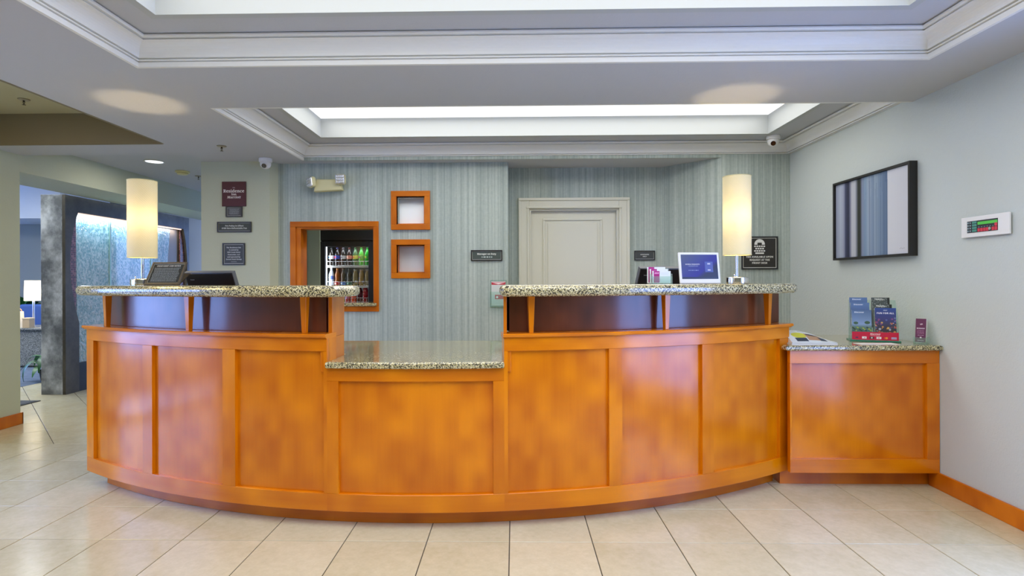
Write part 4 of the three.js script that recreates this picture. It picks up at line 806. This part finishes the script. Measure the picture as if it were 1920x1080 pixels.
// ------------------------------------------------------------------ drinks fridge behind the serving window
{
  const x0 = -2.195, x1 = -1.40, zf = 6.2, t = thing('drinks_fridge', 'black glass-door drinks fridge with lit shelves, seen through the serving window', 'fridge', [(x0 + x1) / 2, 0, zf + 0.3]);
  const gx0 = -2.108, gx1 = -1.625, gy0 = 0.3, gy1 = 1.69, inside = M({ color: rgb(0.55, 0.57, 0.6), roughness: 0.5 });
  addW(t, 'cabinet', merge(box(x0, gx0 - 0.01, 0.05, 2.0, zf + 0.03, zf + 0.65), box(gx1 + 0.01, x1, 0.05, 2.0, zf + 0.03, zf + 0.65), box(gx0 - 0.01, gx1 + 0.01, gy1 + 0.01, 2.0, zf + 0.03, zf + 0.65), box(gx0 - 0.01, gx1 + 0.01, 0.05, gy0 - 0.01, zf + 0.03, zf + 0.65)), blackPlastic);
  addW(t, 'interior', merge(box(gx0 - 0.01, gx1 + 0.01, gy0 - 0.01, gy1 + 0.01, zf + 0.6, zf + 0.64)), inside);
  addW(t, 'header', box(x0, x1, 1.76, 2.0, zf, zf + 0.03, 0.004), blackPlastic);
  const d = new THREE.Group(); d.name = 'door'; t.add(d);
  const dw = (n, g, m) => { const o = addW(t, n, g, m); d.add(o); return o; };
  dw('door_frame', merge(box(x0 + 0.01, gx0, 0.1, 1.745, zf, zf + 0.03, 0.006), box(gx1, x1 - 0.09, 0.1, 1.745, zf, zf + 0.03, 0.006), box(gx0, gx1, gy1, 1.745, zf, zf + 0.03, 0.006), box(gx0, gx1, 0.1, gy0, zf, zf + 0.03, 0.006)), blackPlastic);
  dw('door_glass', box(gx0, gx1, gy0, gy1, zf + 0.012, zf + 0.018), clearGlass);
  const wire = [], tub = (a, b, r) => wire.push(rod(V(...a), V(...b), r, 6));
  const rows = [1.476, 1.248, 1.066, 0.82, 0.56];
  rows.forEach((y, k) => {
    addW(t, 'shelf', box(gx0, gx1, y - 0.018, y, zf + 0.06, zf + 0.55), M({ color: rgb(0.75, 0.78, 0.8), roughness: 0.35 }));
    for (const h of [0.05, 0.005]) tub([gx0, y + h, zf + 0.058], [gx1, y + h, zf + 0.058], 0.0022);
    for (let i = 0; i <= 14; i++) tub([gx0 + (gx1 - gx0) * i / 14, y, zf + 0.058], [gx0 + (gx1 - gx0) * i / 14, y + 0.05, zf + 0.058], 0.0014);
  });
  addW(t, 'shelf_rails', merge(...wire), chrome);
  addW(t, 'light_strip', merge(box(gx0 + 0.0, gx0 + 0.008, gy0, gy1, zf + 0.035, zf + 0.05)), glow(1.6, 1.75, 1.95));
  const l = panelLight('fridge_light', [0.9, 0.97, 1.0], 9, 1.3, 0.05, [gx0 + 0.012, 1.0, zf + 0.045], [-1.8, 1.0, zf + 0.2]); l.rotateZ(Math.PI / 2);
  const l2 = panelLight('fridge_top_light', [0.9, 0.97, 1.0], 6, 0.45, 0.06, [-1.83, gy1 + 0.004, zf + 0.06], [-1.83, 1.0, zf + 0.12]);
  addW(t, 'light_strip', box(-2.09, -1.645, gy1 + 0.005, gy1 + 0.01, zf + 0.03, zf + 0.09), glow(1.6, 1.75, 1.95));

  const prof = {
    soda: [[0, 0], [0.028, 0], [0.031, 0.006], [0.031, 0.05], [0.0295, 0.06], [0.031, 0.075], [0.031, 0.12], [0.028, 0.14], [0.018, 0.168], [0.0125, 0.182], [0.0125, 0.196]],
    wavy: [[0, 0], [0.027, 0], [0.03, 0.006], [0.03, 0.05], [0.024, 0.085], [0.029, 0.12], [0.028, 0.135], [0.016, 0.168], [0.0125, 0.18], [0.0125, 0.19]],
    jar: [[0, 0], [0.029, 0], [0.031, 0.006], [0.0305, 0.06], [0.0275, 0.085], [0.0305, 0.11], [0.029, 0.138], [0.021, 0.158], [0.019, 0.166], [0.019, 0.175]],
  };
  const drink = {};
  const plain = (c) => drink[c] ?? (drink[c] = M({ color: css(c), roughness: 0.12, clearcoat: 0.6, clearcoatRoughness: 0.05 }));
  const print = {};
  const band = (a, b) => print[a + b] ?? (print[a + b] = printed(128, 48, (x, w, h) => { x.fillStyle = a; x.fillRect(0, 0, w, h); x.fillStyle = b; for (const k of [0.25, 0.75]) { x.beginPath(); x.ellipse(w * k, h / 2, 14, 13, 0, 0, 7); x.fill(); } }, { roughness: 0.3 }));
  const rowName = ['top shelf', 'middle shelf', 'lower shelf'];
  const bottles = [
    [0, 'soda', '#1c1210', '#e8e8ec', '#4a78c8', '#22262c', 'dark cola bottle with a white label, leftmost on the top shelf'],
    [0, 'soda', '#140f16', '#2a4aa8', '#d8324a', '#1c2a66', 'dark cola bottle with a blue and red label on the top shelf'],
    [0, 'soda', '#1a1010', '#b8b6b8', '#66666c', '#66606a', 'dark bottle with a silver grey label, on the top shelf'],
    [0, 'soda', '#2a1210', '#e0907a', '#f0c8b4', '#5a1c18', 'brown bottle with a salmon pink label, on the top shelf'],
    [0, 'soda', '#14602c', '#c8c84a', '#d86a3a', '#18582c', 'dark green bottle with a yellow and orange label on the top shelf'],
    [0, 'soda', '#12b420', '#22a834', '#b85a6a', '#128a24', 'bright green bottle with a dull red label spot on the top shelf'],
    [0, 'soda', '#18b828', '#2cb83a', '#d8e83a', '#0f7a22', 'bright green bottle with a yellow spot, rightmost on the top shelf'],
    [1, 'soda', '#c8d8ee', '#5a74cc', '#e8eefc', '#e4e8f4', 'clear water bottle with a blue label, leftmost on the middle shelf'],
    [1, 'wavy', '#8a4a12', '#b83a34', '#e8d8c8', '#c87a1c', 'amber tea bottle with a red label, on the middle shelf'],
    [1, 'wavy', '#3a2c14', '#3a6cb4', '#a8d0e0', '#5a4a1c', 'brown tea bottle with a blue label, on the middle shelf'],
    [1, 'wavy', '#26221c', '#1f6a4c', '#8ac8b8', '#3a362e', 'dark tea bottle with a green label, on the middle shelf'],
    [1, 'jar', '#8a7a4a', '#a8985c', '#5a5030', '#b0aca0', 'olive beige coffee bottle beside the green-labelled one, on the middle shelf'],
    [1, 'jar', '#a88a4c', '#b8a060', '#c87a4a', '#b89a8a', 'tan coffee bottle with an orange spot, second from right, middle shelf'],
    [1, 'jar', '#a8986a', '#c0b488', '#8a7a54', '#c8c8c0', 'pale beige coffee bottle, rightmost on the middle shelf'],
    [2, 'soda', '#d8c41c', '#e8d42c', '#c88a1c', '#2a2a2c', 'yellow drink bottle by the granite bar end, lower shelf'],
    [2, 'soda', '#a8141c', '#b81c24', '#e8c8c8', '#26262a', 'red drink bottle between yellow and orange ones on the lower shelf'],
    [2, 'soda', '#e0481c', '#e8562a', '#f4d8b8', '#2a2a30', 'orange drink bottle, on the lower shelf'],
    [2, 'soda', '#4a1020', '#5a1428', '#8a4a5a', '#2c2c34', 'dark maroon drink bottle, on the lower shelf'],
    [2, 'soda', '#a81428', '#b81c34', '#d8a8b0', '#dcdce0', 'crimson drink bottle with a white cap, rightmost on the lower shelf'],
  ];
  const count = [0, 0, 0];
  for (const [row, kind, c, a, b, cap, label] of bottles) {
    const i = count[row]++, X = row === 2 ? -1.95 + i * 0.0658 : -2.071 + i * 0.0682, y = rows[row];
    const o = thing('drink_bottle', label + ' in the fridge', 'bottle', [X, y, zf + 0.105], 0, 'drinks in the fridge');
    add(o, 'bottle_body', lathe(prof[kind], 24), plain(c));
    const [y0, y1] = kind === 'soda' ? [0.078, 0.118] : kind === 'wavy' ? [0.012, 0.048] : [0.02, 0.06];
    add(o, 'label', new THREE.CylinderGeometry(0.0316, 0.0316, y1 - y0, 24, 1, true).rotateY(0.8).translate(0, (y0 + y1) / 2, 0), band(a, b));
    const top = prof[kind].at(-1);
    add(o, 'cap', lathe([[0, top[1] + 0.012], [top[0] + 0.001, top[1] + 0.012], [top[0] + 0.002, top[1] + 0.01], [top[0] + 0.002, top[1] - 0.004], [0, top[1] - 0.004]], 20), plain(cap));
  }
}
{
  const t = thing('unseen_ceiling_panel_light', 'unseen bright ceiling panel lighting the panes of the small wall windows from behind', 'light', [-0.95, 2.5, 5.98], 0);
  add(t, 'diffuser', lbox(0.95, 0.03, 0.45, 0, -0.045, 0), glow(1.4, 1.4, 1.35));  // glowing face of the unseen back room light
}

// ------------------------------------------------------------------ the water wall in the corridor
{
  const PX = -5.2, Z0 = 6.39, Z1 = 8.86, top = 2.32, xb = -5.49;
  const t = thing('water_wall', 'tall stone-framed water wall of textured glass with red mosaic edges in the corridor', 'water wall', [-5.35, 0, (Z0 + Z1) / 2]);
  // face plates with a bowed inner edge, laid in the plane x = PX
  const cheek = (za, zb, dir) => {                                  // outer edge za, inner edge zb
    const s = new THREE.Shape(), P = [[za, 0], [zb, 0], [zb, 0.82]];
    s.moveTo(...P[0]); s.lineTo(...P[1]); s.lineTo(...P[2]);
    s.quadraticCurveTo(za + dir * 0.0 - dir * 0.06, 1.56, zb, 2.16); s.lineTo(zb, top); s.lineTo(za, top);
    return metricUV(new THREE.ExtrudeGeometry(s, { depth: 0.035, bevelEnabled: false }).rotateY(Math.PI / 2).translate(PX - 0.035, 0, 0));
  };
  addW(t, 'column', box(xb, PX - 0.036, 0, top, Z0, Z0 + 0.04, 0.004), stoneGrey);
  addW(t, 'column_core', box(xb, PX - 0.06, 0, top, Z0 + 0.04, Z0 + 0.17), bronze);
  addW(t, 'stone_cheek', cheek(Z0, Z0 + 0.205, 1), bronze);
  addW(t, 'stone_cheek', cheek(Z1, Z1 - 0.16, -1), bronze);
  addW(t, 'mosaic_panel', box(PX - 0.06, PX - 0.04, 0.4, 2.2, Z0 + 0.02, Z0 + 0.21), mosaic);
  addW(t, 'mosaic_panel', box(PX - 0.06, PX - 0.04, 0.4, 2.2, Z1 - 0.17, Z1 - 0.01), mosaic);
  addW(t, 'far_post', box(xb, PX - 0.06, 0, top, Z1 - 0.15, Z1), bronze);
  addW(t, 'top_rail', box(xb, PX - 0.001, 2.135, top, Z0 + 0.2, Z1 - 0.155), bronze);
  const g = (a, b, slant = 0) => { const s = new THREE.Shape([[a, 0.34], [b - slant, 0.34], [b, 2.1], [a, 2.1]].map((p) => new THREE.Vector2(...p))); return metricUV(new THREE.ExtrudeGeometry(s, { depth: 0.012, bevelEnabled: false }).rotateY(Math.PI / 2).translate(PX - 0.05, 0, 0)); };
  const seams = [Z0 + 0.215, 7.16, 7.98, 8.43];
  for (let k = 0; k < 3; k++) addW(t, 'glass_panel', g(seams[k] + 0.004, seams[k + 1] - 0.004, k === 2 ? 0.22 : 0), rainGlass);
  for (const z of seams.slice(1, 3)) addW(t, 'glass_joint', box(PX - 0.052, PX - 0.03, 0.34, 2.1, z - 0.012, z + 0.012), M({ color: css('#a7d2cc'), roughness: 0.2 }));
  addW(t, 'stone_return', box(PX - 0.12, PX - 0.075, 0.34, 2.12, 8.2, Z1 - 0.16), M({ color: css('#8b7d6c'), roughness: 0.5 }));
  addW(t, 'backing', box(PX - 0.2, PX - 0.17, 0.34, 2.13, Z0 + 0.17, Z1 - 0.15), M({ color: css('#9fb6c4'), roughness: 0.7 }));
  addW(t, 'basin', box(xb, PX - 0.005, 0, 0.34, Z0 + 0.205, Z1 - 0.16, 0.003), M({ color: rgb(0.012, 0.012, 0.014), roughness: 0.3 }));
  addW(t, 'light_strip', box(PX - 0.045, PX - 0.02, 2.118, 2.132, Z0 + 0.215, Z1 - 0.17), glow(1.2, 0.9, 0.75));
  const l = panelLight('water_wall_light', [1, 0.95, 0.9], 26, 2.0, 0.03, [PX - 0.025, 2.112, 7.6], [PX - 0.04, 0, 7.6]); l.rotation.set(-Math.PI / 2, 0, Math.PI / 2);
  const l2 = panelLight('unseen_water_back_light', [0.8, 0.92, 1], 70, 2.0, 0.08, [PX - 0.12, 2.11, 7.5], [PX - 0.12, 0, 7.5]); l2.rotation.set(-Math.PI / 2, 0, Math.PI / 2);  // unseen behind the glass, placed to light the water wall from the rear
  addW(t, 'light_strip', box(PX - 0.16, PX - 0.08, 2.114, 2.13, Z0 + 0.25, Z1 - 0.3), glow(1.0, 1.1, 1.2));  // glowing face of the unseen rear light
}

// ------------------------------------------------------------------ lounge beyond the opening
{
  const t = thing('granite_ledge', 'grey granite ledge with a lit lamp on it, beyond the corridor opening', 'ledge', [-7.9, 0, 8.75]);
  addW(t, 'front_panel', box(-9.2, -6.6, 0.03, 0.575, 8.42, 8.46), ledgeStone);
  addW(t, 'top_slab', box(-9.2, -6.58, 0.575, 0.605, 8.39, 9.1, 0.006), ledgeStone);
  addW(t, 'core', box(-9.18, -6.62, 0, 0.575, 8.46, 9.08), ledgeStone);
}
{
  const t = thing('small_lamp', 'lit white drum lamp on the grey granite ledge beyond the corridor', 'lamp', [-7.52, 0.605, 8.62]);
  add(t, 'base', lathe([[0, 0], [0.075, 0], [0.075, 0.012], [0.02, 0.018], [0, 0.018]]), brushed);
  add(t, 'pole', new THREE.CylinderGeometry(0.016, 0.016, 0.42, 14).translate(0, 0.22, 0), brushed);
  add(t, 'lamp_shade', new THREE.CylinderGeometry(0.112, 0.118, 0.315, 40, 1, true).translate(0, 0.57, 0), M({ color: rgb(0.86, 0.82, 0.68), roughness: 1, transmission: 0.22, thickness: 0 }));
  add(t, 'bulb', new THREE.SphereGeometry(0.03, 16, 12).translate(0, 0.57, 0), glow(1.5, 1.3, 0.95));
  const l = new THREE.PointLight(rgb(1, 0.88, 0.68), 0.9); l.name = 'small_lamp_glow'; l.position.set(0, 0.57, 0); l.castShadow = true; t.add(l);
}
{
  const t = thing('woven_bag', 'cream bag with loop handles on the granite ledge, left of the small lamp', 'bag', [-7.72, 0.605, 8.52]);
  const s = new THREE.Shape([[-0.1, 0], [0.1, 0], [0.085, 0.24], [-0.085, 0.24]].map((p) => new THREE.Vector2(...p)));
  const m = M({ color: css('#d9cdb4'), roughness: 0.9 });
  add(t, 'bag_body', metricUV(new THREE.ExtrudeGeometry(s, { depth: 0.07, bevelEnabled: true, bevelSize: 0.01, bevelThickness: 0.015, bevelSegments: 3 }).translate(0, 0, -0.035)), m);
  for (const z of [0.06, -0.06]) add(t, 'handle', new THREE.TorusGeometry(0.05, 0.007, 8, 24, Math.PI).scale(1, 1.4, 1).translate(0, 0.22, z), M({ color: css('#9a6a52'), roughness: 0.7 }));
  for (const x of [-0.055, 0, 0.055]) add(t, 'strap', lbox(0.014, 0.23, 0.004, x, 0.005, 0.052), M({ color: css('#a57f6c'), roughness: 0.8 }));
  const b = thing('tan_box', 'small tan box on the granite ledge, between the bag and the small lamp', 'box', [-7.47, 0.605, 8.47]);
  add(b, 'carton', lbox(0.11, 0.13, 0.1, 0, 0, 0, 0.006), M({ color: css('#b39a78'), roughness: 0.8 })); add(b, 'lid', lbox(0.116, 0.025, 0.106, 0, 0.13, 0, 0.004), M({ color: css('#c2ab8a'), roughness: 0.8 }));
  const c = thing('blue_chair', 'blue upholstered chair behind the granite ledge and the small lamp', 'chair', [-7.9, 0, 9.4]), bm = M({ color: css('#33508f'), roughness: 0.9 }), wm = M({ color: rgb(0.08, 0.05, 0.03), roughness: 0.5 });
  add(c, 'seat', lbox(0.6, 0.14, 0.55, 0, 0.34, 0, 0.04), bm); add(c, 'backrest', lbox(0.6, 0.5, 0.12, 0, 0.44, 0.24, 0.04), bm);
  for (const x of [-0.26, 0.26]) for (const z of [-0.22, 0.22]) add(c, 'leg', lbox(0.045, 0.35, 0.045, x, 0, z, 0.005), wm);
}
function leaf(len, w, bend, m) {                                    // a broad leaf with a folded midrib, curving outwards along +z
  const n = 10, pos = [], idx = [];
  for (let i = 0; i <= n; i++) { const s = i / n, a = bend * s, wd = w * Math.sin(Math.PI * Math.pow(s, 0.8)) + 0.004, y = len * Math.sin(1.25 - a) * s, z = len * s * Math.cos(1.25 - a); pos.push(-wd, y + wd * 0.25, z, 0, y, z, wd, y + wd * 0.25, z); }
  for (let i = 0; i < n; i++) for (const k of [0, 1]) { const a = i * 3 + k; idx.push(a, a + 1, a + 4, a, a + 4, a + 3); }
  const g = new THREE.BufferGeometry(); g.setAttribute('position', new THREE.Float32BufferAttribute(pos, 3)); g.setAttribute('uv', new THREE.Float32BufferAttribute(new Float32Array(pos.length / 3 * 2), 2)); g.setIndex(idx); g.computeVertexNormals(); return g;
}
function plant(label, x, Z, y, n, len, w, potR, potH) {
  const t = thing('potted_plant', label, 'plant', [x, y, Z]);
  const greens = ['#2f6b34', '#3f8040', '#245a2c'].map((c) => M({ color: css(c), roughness: 0.45, transmission: 0.2, thickness: 0 }));
  add(t, 'pot', lathe([[0, 0], [potR * 0.75, 0], [potR, potH], [potR * 1.06, potH], [potR * 1.06, potH - 0.03], [potR * 0.95, potH - 0.035], [0, potH - 0.035]], 28), M({ color: css('#4b4640'), roughness: 0.6 }));
  add(t, 'soil', new THREE.CylinderGeometry(potR * 0.93, potR * 0.93, 0.01, 24).translate(0, potH - 0.03, 0), M({ color: rgb(0.03, 0.02, 0.012), roughness: 1 }));
  for (let k = 0; k < n; k++) {
    const a = k * 2.4 + 0.4 * rnd(), L = len * (0.75 + 0.4 * rnd()), h = potH + (k / n) * len * 0.7;
    add(t, 'stem', rod(new THREE.Vector3(0, potH - 0.03, 0), new THREE.Vector3(0.06 * Math.sin(a), h, 0.06 * Math.cos(a)), 0.006, 6), greens[2]);
    add(t, 'leaf', leaf(L, w * (0.8 + 0.4 * rnd()), 1.3 + 0.7 * rnd(), greens[k % 3]).rotateY(a).translate(0.06 * Math.sin(a), h, 0.06 * Math.cos(a)), greens[k % 3]);
  }
}
plant('tall potted plant with broad glossy leaves behind the small lamp, beyond the corridor', -8.75, 9.85, 0, 16, 0.62, 0.13, 0.22, 0.5);
plant('low leafy potted plant on the carpet beside the stone column of the water wall', -6.22, 7.35, 0, 12, 0.26, 0.04, 0.1, 0.14);
{
  const t = thing('floor_mat', 'dark grey floor mat on the tiles at the end of the left wall', 'mat', [-5.75, 0, 5.5]);
  add(t, 'mat_body', lbox(1.1, 0.008, 1.1, 0, 0, 0, 0.003), matDark); add(t, 'mat_pile', lbox(1.04, 0.003, 1.04, 0, 0.008, 0, 0.001), M({ color: css('#555656'), roughness: 1 }));
}

for (const o of scene.children) o.traverse((m) => { if (m.isMesh) shadow(m); });
scene.traverse((l) => { if (l.isPointLight || l.isSpotLight) l.castShadow = true; });
renderer.render(scene, camera);
